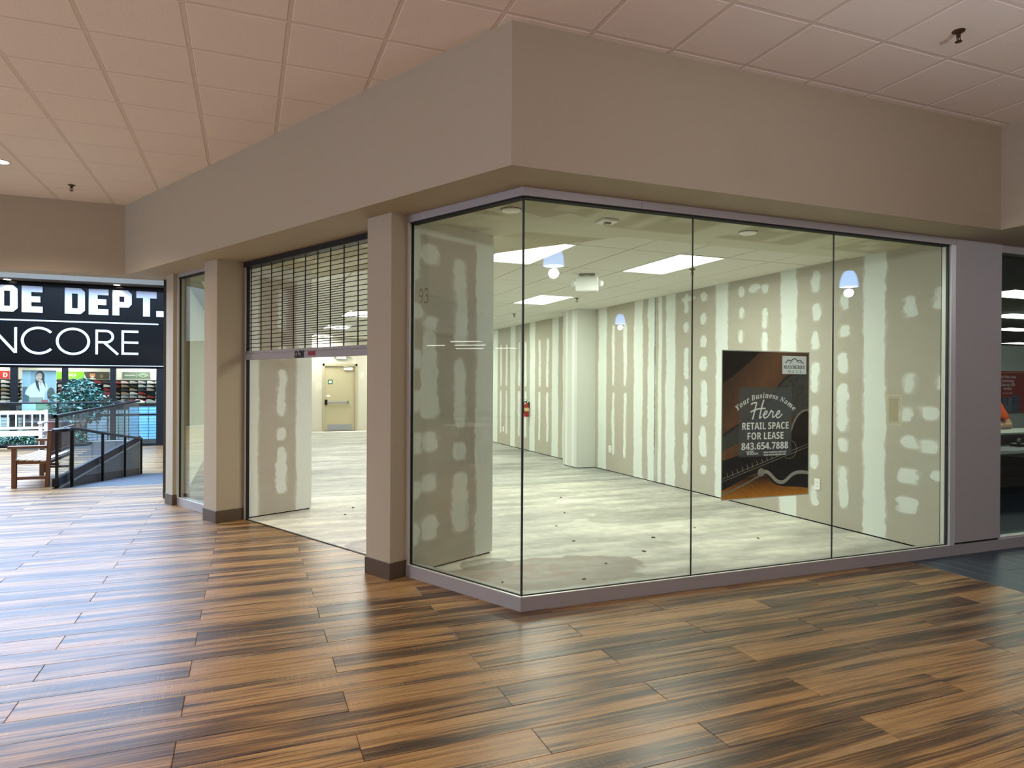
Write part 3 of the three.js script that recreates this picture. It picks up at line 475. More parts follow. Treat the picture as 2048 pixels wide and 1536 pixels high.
// lease poster on the glass, and the unit number
{
  const map = canvas(1024, 1376, (c, w, h) => {
    let g = c.createLinearGradient(0, 0, w, h * 0.5); g.addColorStop(0, '#2a211e'); g.addColorStop(0.45, '#755038'); g.addColorStop(1, '#3e2b20'); c.fillStyle = g; c.fillRect(0, 0, w, h);
    for (let i = 0; i < 1400; i++) { c.globalAlpha = 0.10; c.strokeStyle = ['#a86a3e', '#3a2318', '#8a5432', '#2c1b14'][i % 4]; c.lineWidth = 1 + 6 * hash(i, 21); const x = hash(i, 22) * w, y = hash(i, 23) * h * 0.8, l = 50 + 260 * hash(i, 24); c.beginPath(); c.moveTo(x, y); c.quadraticCurveTo(x - l * 0.1, y + l * 0.5, x + l * 0.12, y + l); c.stroke(); }
    c.globalAlpha = 1; c.fillStyle = 'rgba(20,14,12,0.75)'; c.beginPath(); c.moveTo(0, 0); c.lineTo(w * 0.42, 0); c.quadraticCurveTo(w * 0.2, h * 0.14, 0, h * 0.22); c.fill();
    c.fillStyle = '#a8651c'; g = c.createLinearGradient(0, h * 0.86, 0, h); g.addColorStop(0, '#3a2010'); g.addColorStop(0.5, '#8a5415'); g.addColorStop(1, '#c27d22'); c.fillStyle = g; c.fillRect(0, h * 0.86, w, h * 0.14);
    for (let i = 0; i < 260; i++) { c.globalAlpha = 0.2; c.strokeStyle = i % 2 ? '#5a320e' : '#dd9a3c'; c.lineWidth = 2 + 4 * hash(i, 31); const x = hash(i, 32) * w, y = h * (0.87 + 0.12 * hash(i, 33)); c.beginPath(); c.moveTo(x, y); c.lineTo(x + 60 * hash(i, 34), y + 30); c.stroke(); } c.globalAlpha = 1;
    // open guitar case: lid across the middle, body below
    c.fillStyle = '#4a4844'; c.beginPath(); c.moveTo(0, h * 0.58); c.bezierCurveTo(w * 0.14, h * 0.50, w * 0.5, h * 0.42, w * 0.66, h * 0.22); c.bezierCurveTo(w * 0.75, h * 0.15, w * 0.9, h * 0.12, w, h * 0.12); c.lineTo(w, h * 0.40); c.bezierCurveTo(w * 0.8, h * 0.45, w * 0.3, h * 0.58, 0, h * 0.68); c.fill();
    c.strokeStyle = '#15130f'; c.lineWidth = 22; c.beginPath(); c.moveTo(0, h * 0.575); c.bezierCurveTo(w * 0.14, h * 0.50, w * 0.5, h * 0.42, w * 0.66, h * 0.22); c.bezierCurveTo(w * 0.75, h * 0.15, w * 0.9, h * 0.12, w, h * 0.12); c.stroke(); c.strokeStyle = '#6f6152'; c.lineWidth = 3; c.stroke();
    for (let i = 0; i < 160; i++) { c.globalAlpha = 0.25; c.fillStyle = i % 2 ? '#5d5b55' : '#1c1b19'; c.beginPath(); c.arc(w * (0.72 + 0.27 * hash(i, 41)), h * (0.17 + 0.2 * hash(i, 42)), 3 + 14 * hash(i, 43), 0, 7); c.fill(); } c.globalAlpha = 1;
    c.fillStyle = '#241d19'; c.beginPath(); c.moveTo(w, h * 0.40); c.bezierCurveTo(w * 0.86, h * 0.40, w * 0.80, h * 0.52, w * 0.78, h * 0.6); c.lineTo(0, h * 0.74); c.lineTo(0, h * 0.94); c.bezierCurveTo(w * 0.3, h * 0.86, w * 0.42, h * 0.80, w * 0.5, h * 0.84); c.bezierCurveTo(w * 0.6, h * 0.97, w * 0.75, h * 0.92, w, h * 0.96); c.fill();
    c.strokeStyle = '#8b8276'; c.lineWidth = 20; c.beginPath(); c.moveTo(w, h * 0.405); c.bezierCurveTo(w * 0.88, h * 0.40, w * 0.82, h * 0.48, w * 0.79, h * 0.55); c.stroke();
    c.strokeStyle = '#9a958c'; c.lineWidth = 34; c.lineCap = 'round'; c.beginPath(); c.moveTo(w * 0.44, h * 0.83); c.bezierCurveTo(w * 0.56, h * 0.80, w * 0.58, h * 0.92, w * 0.70, h * 0.905); c.bezierCurveTo(w * 0.78, h * 0.89, w * 0.78, h * 0.82, w * 0.99, h * 0.85); c.stroke();
    c.fillStyle = '#8d887f'; c.beginPath(); c.arc(w * 0.44, h * 0.83, 40, 0, 7); c.fill();
    c.strokeStyle = '#77756f'; c.lineWidth = 16; c.beginPath(); c.moveTo(0, h * 0.965); c.bezierCurveTo(w * 0.2, h * 0.93, w * 0.35, h * 0.87, w * 0.44, h * 0.85); c.stroke();
    c.strokeStyle = '#b9b2a5'; c.lineWidth = 3; for (let k = 0; k < 2; k++) { c.beginPath(); c.moveTo(0, h * (0.862 + k * 0.018)); c.lineTo(w, h * (0.645 + k * 0.02)); c.stroke(); }
    for (let k = 0; k < 11; k++) { c.lineWidth = 4; const x = w * (0.06 + k * 0.056), y = h * (0.842 - k * 0.0125); c.beginPath(); c.moveTo(x - 6, y - 28 + k); c.lineTo(x + 6, y + 16); c.stroke(); }
    c.lineWidth = 4; c.strokeStyle = '#a49d90'; c.beginPath(); c.arc(w * 0.77, h * 0.68, 88, -1.2, 2.2); c.stroke();
    c.fillStyle = 'rgba(84,86,90,0.80)'; c.fillRect(w * 0.185, h * 0.245, w * 0.61, h * 0.475);
    // logo
    c.fillStyle = '#dcdfe2'; c.fillRect(w * 0.68, h * 0.024, w * 0.29, h * 0.127); c.strokeStyle = '#25272b'; c.lineWidth = 9; c.lineJoin = 'round'; c.lineCap = 'butt';
    c.beginPath(); c.moveTo(w * 0.715, h * 0.075); c.lineTo(w * 0.755, h * 0.052); c.lineTo(w * 0.775, h * 0.06); c.lineTo(w * 0.83, h * 0.04); c.lineTo(w * 0.865, h * 0.058); c.lineTo(w * 0.89, h * 0.052); c.lineTo(w * 0.935, h * 0.076); c.stroke();
    c.lineWidth = 5; c.beginPath(); c.moveTo(w * 0.765, h * 0.078); c.lineTo(w * 0.80, h * 0.062); c.moveTo(w * 0.85, h * 0.062); c.lineTo(w * 0.91, h * 0.074); c.stroke();
    c.fillStyle = '#25272b'; c.textAlign = 'center'; c.textBaseline = 'alphabetic'; c.font = 'bold 46px serif'; c.fillText('MAYBERRY', w * 0.825, h * 0.114, w * 0.265); c.font = '36px serif'; const ml = 'MALL'; for (let i = 0; i < 4; i++) c.fillText(ml[i], w * (0.765 + i * 0.045), h * 0.143);
    // lettering
    c.fillStyle = '#e9e9ea'; c.strokeStyle = '#e9e9ea';
    const word = 'Your Business Name'; c.font = 'italic bold 66px serif'; const rad = w * 0.5, cx = w * 0.49, cy = h * 0.318 + rad; let tot = 0; const ws = [...word].map(ch => { const m = c.measureText(ch).width + 3; tot += m; return m; }); let at = -tot / 2;
    [...word].forEach((ch, i) => { const a = (at + ws[i] / 2) / rad; c.save(); c.translate(cx + rad * Math.sin(a), cy - rad * Math.cos(a)); c.rotate(a); c.fillText(ch, 0, 0); c.restore(); at += ws[i]; });
    c.lineWidth = 15; c.lineCap = 'round'; c.save(); c.translate(w * 0.315, h * 0.455); c.scale(0.98, 0.95);       // Here, in brush script
    c.beginPath(); c.moveTo(10, -138); c.quadraticCurveTo(55, -160, 72, -150); c.quadraticCurveTo(52, -70, 26, 8); c.moveTo(158, -176); c.quadraticCurveTo(128, -100, 108, -2); c.quadraticCurveTo(112, 6, 128, -10); c.moveTo(6, -62); c.quadraticCurveTo(80, -98, 176, -94); c.stroke();
    c.lineWidth = 13; for (const [x, k] of [[150, 1], [305, 1]]) { c.beginPath(); c.moveTo(x, -26); c.quadraticCurveTo(x + 56, -40, x + 48, -66); c.quadraticCurveTo(x + 20, -76, x + 6, -26); c.quadraticCurveTo(x + 8, 10, x + 40, -2); c.quadraticCurveTo(x + 62, -14, x + 76, -34); c.stroke(); }
    c.beginPath(); c.moveTo(226, -36); c.quadraticCurveTo(244, -60, 248, -74); c.quadraticCurveTo(256, -60, 276, -58); c.quadraticCurveTo(262, -20, 268, -4); c.quadraticCurveTo(286, -4, 308, -28); c.stroke(); c.restore();
    c.font = 'bold 92px sans-serif'; c.fillText('RETAIL SPACE', w * 0.49, h * 0.534, w * 0.55); c.fillText('FOR LEASE', w * 0.49, h * 0.603, w * 0.43); c.fillText('843.654.7888', w * 0.485, h * 0.672, w * 0.55);
    c.font = 'bold 56px serif'; c.fillText('WRS', w * 0.315, h * 0.708, 90); c.font = 'bold 28px serif'; c.fillText('INC', w * 0.385, h * 0.707); c.font = 'bold 25px sans-serif'; c.fillText('www.mayberry-mall.com', w * 0.60, h * 0.699, w * 0.27); c.fillText('www.wrsrealestate.com', w * 0.60, h * 0.717, w * 0.26);
  });
  const p = thing('lease_poster', 'dark guitar poster advertising retail space for lease on the glass', 'poster', [3.972, 1.262, -4.3685]);
  obj('paper_margin', [bx(-0.455, -0.447, -0.60, 0.605, -0.0006, 0.0002), bx(0.447, 0.455, -0.60, 0.605, -0.0006, 0.0002), bx(-0.447, 0.447, -0.60, -0.592, -0.0006, 0.0002), bx(-0.447, 0.447, 0.597, 0.605, -0.0006, 0.0002)], M.white, p);
  obj('print', new THREE.PlaneGeometry(0.894, 1.189).translate(0, 0.0025, 0), phys(0xffffff, 0.9, { map, transmission: 0.35, thickness: 0 }), p);
  const n = thing('unit_number', 'small grey unit number 93 stuck on the corner glass', 'number', [0, 0, 0]); onB(n);
  const nm = drywallNumber();
  function drywallNumber() { const out = []; const st = (pts, w) => { for (let i = 0; i + 1 < pts.length; i++) { const [x0, y0] = pts[i], [x1, y1] = pts[i + 1]; const a = Math.atan2(y1 - y0, x1 - x0), l = Math.hypot(x1 - x0, y1 - y0) + w * 0.5; out.push(new THREE.BoxGeometry(l, w, 0.0012).rotateZ(a).translate((x0 + x1) / 2, (y0 + y1) / 2, 0)); } };
    const arc = (cx, cy, rx, ry, a0, a1, n = 14) => Array.from({ length: n + 1 }, (_, i) => { const a = R(mix(a0, a1, i / n)); return [cx + rx * Math.cos(a), cy + ry * Math.sin(a)]; });
    st(arc(-0.034, 0.028, 0.022, 0.03, 0, 360, 20), 0.006); st([[-0.012, 0.03], [-0.014, -0.01], [-0.028, -0.045], [-0.048, -0.056]], 0.007);
    st(arc(0.03, 0.03, 0.022, 0.028, 150, -80), 0.007); st(arc(0.028, -0.026, 0.026, 0.031, 88, -150), 0.008); return out; }
  const ng = flat(nm).rotateY(Math.PI).translate(1.084, 2.29, 0.030); obj('numerals', ng, std(0x6e6c5c, 0.5), n);
}
// crumbs on the concrete
{
  const g = new THREE.IcosahedronGeometry(0.013, 0).scale(1.6, 0.5, 1);
  const spots = [[3.06, -6.05], [3.62, -7.4], [3.2, -6.75], [4.6, -6.15], [3.5, -5.45], [2.95, -5.2], [4.05, -8.4], [3.0, -8.8], [1.25, -8.6], [1.1, -8.2], [1.5, -7.2], [4.9, -5.5], [2.55, -4.85], [1.9, -5.0], [3.9, -5.9], [2.6, -7.3]];
  spots.forEach(([x, z], i) => { const m = obj('plaster_crumb', g, std(i % 3 ? 0x4b463a : 0x6a6454, 0.9)); m.position.set(x, 0.009, z); m.rotation.y = i * 1.3; m.scale.setScalar(0.7 + 0.6 * hash(i, 77)); tag(m, 'tiny dark crumb of debris lying on the concrete floor', 'debris', 'crumbs on the concrete'); });
}
// ------------------------------------------------------------------ mall lamps
function downlight(label, x, z, y = CY, power = WARM.downlight, colour = WARM.colour) {
  const t = thing('recessed_downlight', label, 'downlight', [x, y, z], 0, 'recessed downlights');
  obj('trim_ring', lathe([[0.075, 0.004], [0.095, 0.002], [0.098, -0.004], [0.08, -0.006], [0.072, 0.002]]), M.white, t);
  obj('lamp_disc', cyl(0.074, 0.074, 0.006, 0, 0.0, 0, 24), M.spot, t);
  const s = new THREE.SpotLight(colour, power, 0, R(68), 0.7); s.position.set(x, y - 0.03, z); s.target.position.set(x, 0, z); s.castShadow = true; s.shadow.radius = 4; scene.add(s, s.target);
  return t;
}
downlight('lit recessed downlight in the concourse ceiling at the picture edge', -2.395, -8.468);
for (const [x, z] of [[-2.4, -5.2], [-2.4, -1.8], [-2.4, 1.6], [1.2, 1.6], [4.6, 1.6], [1.2, 5.2], [-2.4, 5.2], [4.6, 5.2], [-6.0, -5.2], [-6.0, -1.8], [-6.0, 1.6]]) downlight('unseen recessed downlight placed to light the concourse', x, z);  // out of view, spread out to light the concourse
// pendants out of view: the shop glass mirrors some, the others light ceiling and fascia
{
  const shadeMat = std(0xdfeaff, 0.4, { emissive: 0x8db6ff, emissiveIntensity: 9 });
  const make = (label, x, y, z) => {
    const p = thing('pendant_lamp', label, 'pendant lamp', [x, y, z], 0, 'frosted bell pendants mirrored in the shop glass');
    obj('lamp_shade', lathe([[0.03, 0.13], [0.05, 0.128], [0.075, 0.11], [0.1, 0.06], [0.118, 0], [0.128, -0.07], [0.131, -0.115], [0.126, -0.115], [0.122, -0.07], [0.11, 0], [0.09, 0.06], [0.03, 0.12]]), shadeMat, p);
    obj('lamp_lens', cyl(0.122, 0.122, 0.006, 0, -0.105, 0, 28), std(0xffffff, 0.4, { emissive: 0xd6e6ff, emissiveIntensity: 10 }), p);
    obj('cord', cyl(0.004, 0.004, CY - y - 0.13, 0, 0.13 + (CY - y - 0.13) / 2, 0, 8), M.black, p);
    const l = new THREE.PointLight(0xf4f2fa, WARM.pendant); l.position.set(x, y - 0.205, z); l.castShadow = true; l.shadow.radius = 3; scene.add(l);
  };
  make('blue-white bell pendant mirrored beside the corner troffer', 3.52, 3.15, -1.18); make('blue-white bell pendant mirrored near the column end of the window', 8.58, 3.2, -1.02); make('faint bell pendant mirrored over the drywall stripes', 8.78, 3.2, 6.1);
  for (const [x, z] of [[-1.54, -1.1], [-6.6, -1.1], [-4.6, -4.4], [-1.3, 6.1], [3.74, 6.1]]) make('unseen bell pendant placed to light the ceiling and fascia', x, 3.18, z);  // not mirrored: unseen lamps set to brighten ceiling and fascia
}

// ------------------------------------------------------------------ atrium beyond the bulkhead: walls, unseen skylights, lower floor, ramp
{
  const tan = std(0xb7a995, 0.7), pale = std(0xd9d4cc, 0.8);
  struct('wall_atrium', 'unseen atrium wall above the bulkhead, toned dark to dim its reflection', 'wall', bx(-24, -0.9, 4.1, 8, -10.3, -10.0), std(0x7f776b, 0.8));  // out of view, toned dark to dim its reflection in the sign
  struct('wall_flank', 'unseen flank wall along the ramp, toned dark to dim its reflection', 'wall', [bx(-1.05, -0.95, -1, 8, -28.4, -10.2)], std(0x37302a, 0.8));  // out of view, kept dark so the balustrade glass mirrors little of it
  struct('wall_far_left', 'pale wall closing the side mall', 'wall', bx(-24.2, -24, -1, 8, -28.4, 14), pale);
  struct('wall_rear', 'greige wall behind the viewpoint', 'wall', bx(-24, 16, 0, 4, 14, 14.2), M.paint);
  struct('wall_east', 'greige wall closing the concourse', 'wall', bx(16, 16.2, 0, 4, -4.4, 14), M.paint);
  struct('wall_shoe_top', 'tan wall above the black shoe shop sign', 'wall', [bx(-24, -1, 5.07, 8, -28.6, -27.6), bx(-2.83, -1, -0.86, 5.07, -28.6, -28.4), bx(-24, -16, -0.86, 5.07, -28.6, -28.4)], std(0x554b3e, 0.8));
  struct('ceiling_atrium', 'white atrium ceiling around the unseen skylights', 'ceiling', [bx(-24, -0.95, 8, 8.2, -28.6, -25.0), bx(-24, -0.95, 8, 8.2, -11.6, -10.0), bx(-24, -13.0, 8, 8.2, -25.0, -11.6), bx(-1.7, -0.95, 8, 8.2, -25, -11.6)], M.white);
  struct('ceiling_side_blocker', 'unseen low ceiling of the side mall with an added wall blocking bright reflections', 'ceiling', [bx(-24, -15, 3.1, 3.3, -20.3, -10.3), bx(-15.15, -15, 3.1, 8, -28.4, -10.3)], std(0x6e665b, 0.9));  // added upright wall keeps bright atrium reflections out of the corner pane
  struct('floor_lower', 'lower wood floor before the shoe shop', 'floor', metres(bx(-24, -0.95, -1.0, -0.86, -28.6, -19.9), 0.7), M.wood);
  struct('floor_side', 'wood floor of the side mall', 'floor', bx(-24, -22, -0.12, 0, -20.3, 14), M.wood);
  let k = 0;
  for (const x of [-11.2, -7.4, -3.6]) for (const z of [-13.3, -16.65, -20, -23.35]) {
    const s = thing('unseen_skylight_window', 'unseen skylight pane placed to light the atrium and the floor glare', 'skylight', [x, 8.05, z], 0, 'unseen skylight panes over the atrium');
    obj('frame', [bx(-1.9, 1.9, -0.06, 0.06, -1.675, -1.6), bx(-1.9, 1.9, -0.06, 0.06, 1.6, 1.675), bx(-1.9, -1.82, -0.06, 0.06, -1.6, 1.6), bx(1.82, 1.9, -0.06, 0.06, -1.6, 1.6)], M.white, s);
    obj('pane', bx(-1.82, 1.82, 0.0, 0.02, -1.6, 1.6), M.day, s);
    areaLight(x, 8.03, z, 3.6, 3.15, DAYLIGHT.atrium, DAYLIGHT.colour);  // unseen daylight source for the atrium and the glare on the floor
  }
  for (const z of [-8, -4.4, -0.8, 2.8]) {
    const s = thing('unseen_entrance_window', 'unseen entrance glazing placed to light the concourse from the side', 'window', [-23.9, 0.1, z], 0, 'entrance glazing at the mall end');
    obj('frame', [bx(-0.05, 0.05, 0, 3.3, -1.75, -1.68), bx(-0.05, 0.05, 0, 3.3, 1.68, 1.75), bx(-0.05, 0.05, 0, 0.08, -1.68, 1.68), bx(-0.05, 0.05, 3.22, 3.3, -1.68, 1.68)], M.dark, s);
    obj('pane', bx(-0.01, 0.0, 0.08, 3.22, -1.68, 1.68), M.day, s);
    const l = areaLight(-23.88, 1.75, z, 3.3, 3.1, DAYLIGHT.entrance, DAYLIGHT.colour, '+x');  // out of view, lights pillars and angled fascia from the side
  }
  for (const [x, z] of [[-16.2, -11.2], [-18.5, -11.9], [-18.5, -13.6], [-21, -12.8], [-21, -11.0]]) {
    const s = thing('unseen_strip_light', 'unseen strip light of the side mall, mirrored in the corner glass', 'strip light', [x, 3.1, z], 0, 'unseen strip lights of the side mall');
    obj('housing', rb(-0.07, 0.07, -0.05, 0, -0.65, 0.65, 0.01), M.white, s); obj('lamp_tube', rb(-0.05, 0.05, -0.075, -0.05, -0.63, 0.63, 0.01), M.lamp, s);
    areaLight(x, 3.02, z, 0.1, 1.25, WARM.strip, 0xffffff);  // out of view, shows only as reflections in the corner pane
  }
  // ramp
  const q = [[-11.5, 0], [-20.0, -0.86]];
  const ramp = struct('floor_ramp', 'slate-blue plank ramp sloping down beside the glass balustrade', 'floor');
  const sl = Math.atan2(0.86, 8.5), len = Math.hypot(8.5, 0.86);
  const rampMat = std(0x7f8794, 0.55, { map: slateMap });
  for (let i = 0; i < 9; i++) { const g = boardGeo(0, len, -0.175, 0, -1, i % 2, i % 3 === 0); g.rotateY(Math.PI / 2).rotateX(-sl).translate(-2.6 + (i + 1) * 0.174, 0.0015, -11.5); obj('plank', g, rampMat, ramp); }
  obj('ramp_slab', (() => { const s = new THREE.Shape([new THREE.Vector2(11.5, -0.003), new THREE.Vector2(20, -0.863), new THREE.Vector2(20, -1), new THREE.Vector2(11.5, -1)]); return new THREE.ExtrudeGeometry(s, { depth: 1.62, bevelEnabled: false }).rotateY(Math.PI / 2).translate(-2.64, 0, 0); })(), M.under, ramp);
  const kb = struct('wall_ramp', 'low beige side wall of the ramp with brown skirting', 'wall', bx(-2.74, -2.62, -0.95, -0.005, -20.25, -11.95), std(0xb8b19f, 0.7));
  obj('cap', rb(-2.75, -2.605, -0.05, -0.02, -20.26, -11.9, 0.008), M.aluLight, kb);
  obj('skirting', (() => { const y = z => -(z - 11.5) * 0.1012; const s = new THREE.Shape([[12.4, y(12.4)], [20, y(20)], [20, y(20) + 0.15], [13.6, y(13.6) + 0.15]].map(p => new THREE.Vector2(...p))); return new THREE.ExtrudeGeometry(s, { depth: 0.012, bevelEnabled: false }).rotateY(Math.PI / 2).translate(-2.62, 0, 0); })(), std(0x7a6a5b, 0.5), kb);
  struct('wall_landing', 'beige riser wall under the rear guard rail', 'wall', bx(-22, -2.6, -0.95, -0.004, -20.45, -20.3), std(0xb8b19f, 0.7));
}
// glass balustrade, handrail and guard rail
{
  const metal = std(0x17191d, 0.4, { metalness: 0.4 });
  const b = thing('glass_balustrade', 'glass balustrade with dark rails along the top of the ramp', 'balustrade', [-2.645, 0, 0]);
  obj('bottom_rail', rb(-0.035, 0.035, 0, 0.13, -20.2, -11.9, 0.008), std(0x3a3a3e, 0.4, { metalness: 0.4 }), b);
  obj('end_block', rb(-0.045, 0.045, 0, 0.12, -11.93, -11.81, 0.006), metal, b); obj('post', bx(-0.018, 0.018, 0.1, 1.05, -11.9, -11.865), metal, b);
  for (let i = 0; i < 5; i++) obj('pane', new THREE.PlaneGeometry(1.63, 0.9).rotateY(Math.PI / 2).translate(0, 0.57, -12.725 - i * 1.66), M.clear, b);
  obj('top_rail', tube([[0, 1.05, -11.8], [0, 1.05, -14], [0, 1.05, -20.2]], 0.028, 12, 4), metal, b);
  const h = thing('ramp_handrail', 'black ramp handrail on four posts with a looped end', 'handrail', [-2.56, 0, 0]);
  const ry = z => -(-z - 11.5) * 0.1012;
  for (const z of [-12.42, -14.85, -17.4, -19.95]) obj('post', bx(-0.022, 0.022, ry(z) - 0.02, ry(z) + 0.91, z - 0.022, z + 0.022), metal, h);
  obj('rail', tube([[0, ry(-19.95) + 0.92, -20.0], [0, ry(-17.4) + 0.92, -17.4], [0, ry(-14.85) + 0.92, -14.85], [0, ry(-12.42) + 0.92, -12.42], [0, 0.86, -11.75], [-0.03, 0.872, -11.48], [0.02, 0.875, -11.32], [0.12, 0.872, -11.36], [0.15, 0.87, -11.56], [0.08, 0.868, -11.7]], 0.025, 12, 90), metal, h);
  const g = thing('guard_rail', 'dark rear guard rail with glass panes before the shoe shop', 'railing', [0, 0, -20.2]);
  obj('top_rail', rb(-12, -2.75, 0.985, 1.025, -0.03, 0.03, 0.01), metal, g);
  for (let i = 0; i < 7; i++) { obj('post', bx(-3.0 - i * 1.5, -2.965 - i * 1.5, 0, 0.985, -0.018, 0.018), metal, g); obj('pane', bx(-4.47 - i * 1.5, -3.02 - i * 1.5, 0.1, 0.95, -0.005, 0.005), M.clear, g); }
}
// benches
{
  const teak = paint(256, 64, (u, v) => { const n = fbm(u * 6, v * 26, 4); return [mix(120, 158, n), mix(82, 112, n), mix(56, 78, n)]; }), tm = std(0xb8ac9c, 0.5, { map: teak });
  const b = thing('garden_bench', 'brown wooden bench standing end-on beside the balustrade', 'bench', [-2.955, 0, -12.6]);     // faces -x, length along z
  for (const z of [-0.72, 0.72]) {
    obj('leg', rb(-0.25, -0.19, 0, 0.58, z - 0.032, z + 0.032, 0.004), tm, b); obj('leg', bar([0.19, 0, z], [0.225, 0.84, z], 0.062, 0.05), tm, b);
    obj('armrest', rb(-0.30, 0.19, 0.575, 0.62, z - 0.045, z + 0.045, 0.012), tm, b); obj('side_rail', [rb(-0.19, 0.18, 0.345, 0.40, z - 0.018, z + 0.018, 0.003), rb(-0.19, 0.18, 0.12, 0.16, z - 0.018, z + 0.018, 0.003)], tm, b);
  }
  for (let i = 0; i < 5; i++) obj('seat_slat', rb(-0.245 + i * 0.088, -0.172 + i * 0.088, 0.405 - i * 0.006, 0.425 - i * 0.006, -0.75, 0.75, 0.005), std(0xcbbca6, 0.5), b);  // paler than the frame: skylight on the slat tops put into the colour
  obj('apron', [rb(-0.245, -0.215, 0.33, 0.395, -0.69, 0.69, 0.004), rb(0.17, 0.2, 0.33, 0.38, -0.69, 0.69, 0.004), bx(-0.02, 0.02, 0.13, 0.345, -0.02, 0.02), bx(-0.02, 0.18, 0.24, 0.275, -0.015, 0.015)], tm, b);
  obj('back_rail', [rb(0.205, 0.245, 0.76, 0.84, -0.69, 0.69, 0.008), rb(0.195, 0.23, 0.46, 0.51, -0.69, 0.69, 0.006)], tm, b);
  for (let i = 0; i < 14; i++) obj('back_slat', bar([0.21, 0.5, -0.65 + i * 0.1], [0.225, 0.77, -0.65 + i * 0.1], 0.045, 0.016), tm, b);
  const wm = std(0xe9dedb, 0.5), w = thing('garden_bench', 'white painted slatted bench before the green hedge', 'bench', [-5.05, 0, -18.2]);      // faces +z
  for (const x of [-0.74, 0.74]) {
    obj('leg', rb(x - 0.035, x + 0.035, 0, 0.62, 0.19, 0.25, 0.004), wm, w); obj('leg', bar([x, 0, -0.2], [x, 0.9, -0.24], 0.07, 0.06), wm, w);
    obj('armrest', rb(x - 0.045, x + 0.045, 0.60, 0.645, -0.24, 0.30, 0.012), wm, w); obj('side_rail', rb(x - 0.018, x + 0.018, 0.34, 0.40, -0.2, 0.2, 0.003), wm, w);
  }
  for (let i = 0; i < 5; i++) obj('seat_slat', rb(-0.78, 0.78, 0.415 - i * 0.004, 0.437 - i * 0.004, 0.15 - i * 0.088, 0.223 - i * 0.088, 0.005), wm, w);
  obj('apron', rb(-0.72, 0.72, 0.33, 0.41, 0.2, 0.23, 0.004), wm, w);
  for (const s of [-1, 1]) obj('corner_brace', (() => { const p = new THREE.Shape(); p.moveTo(0, 0); p.lineTo(0.14, 0); p.quadraticCurveTo(0.04, -0.03, 0, -0.14); return new THREE.ExtrudeGeometry(p, { depth: 0.025, bevelEnabled: false }).scale(-s, 1, 1).translate(s * 0.71, 0.335, 0.2); })(), std(0xe9dedb, 0.5, { side: THREE.DoubleSide }), w);
  obj('back_rail', [rb(-0.71, 0.71, 0.80, 0.88, -0.26, -0.22, 0.008), rb(-0.71, 0.71, 0.46, 0.51, -0.25, -0.21, 0.006)], wm, w);
  for (let i = 0; i < 9; i++) obj('back_slat', bar([-0.62 + i * 0.155, 0.49, -0.23], [-0.62 + i * 0.155, 0.81, -0.24], 0.055, 0.018), wm, w);
}
// plants
function leafGeo(l, w) { const g = new THREE.BufferGeometry(); g.setAttribute('position', new THREE.Float32BufferAttribute([0, 0, 0, -w, 0.01, l * 0.45, 0, -0.012, l * 0.5, w, 0.01, l * 0.45, 0, -0.02, l], 3)); g.setAttribute('uv', new THREE.Float32BufferAttribute([0, 0, 0, 0.5, 0.5, 0.5, 1, 0.5, 1, 1], 2)); g.setIndex([0, 1, 2, 0, 2, 3, 1, 4, 2, 2, 4, 3]); g.computeVertexNormals(); return g; }
function foliage(name, parent, n, place, l, w, colours, kind = 'stuff') {
  const base = leafGeo(l, w), per = colours.map(() => []), m = new THREE.Matrix4(), qn = new THREE.Quaternion(), e = new THREE.Euler();
  for (let i = 0; i < n; i++) { const p = place(); e.set(rr(-0.9, 0.6), rr(0, 6.28), rr(-0.5, 0.5)); const s = rr(0.7, 1.3); m.compose(new THREE.Vector3(...p), qn.setFromEuler(e), new THREE.Vector3(s, s, s)); per[Math.floor(rnd() * colours.length)].push(base.clone().applyMatrix4(m)); }
  per.forEach((a, i) => { const o = obj(name, mergeGeometries(a), std(colours[i], 0.35, { side: THREE.DoubleSide }), parent); o.userData.kind = kind; });
}
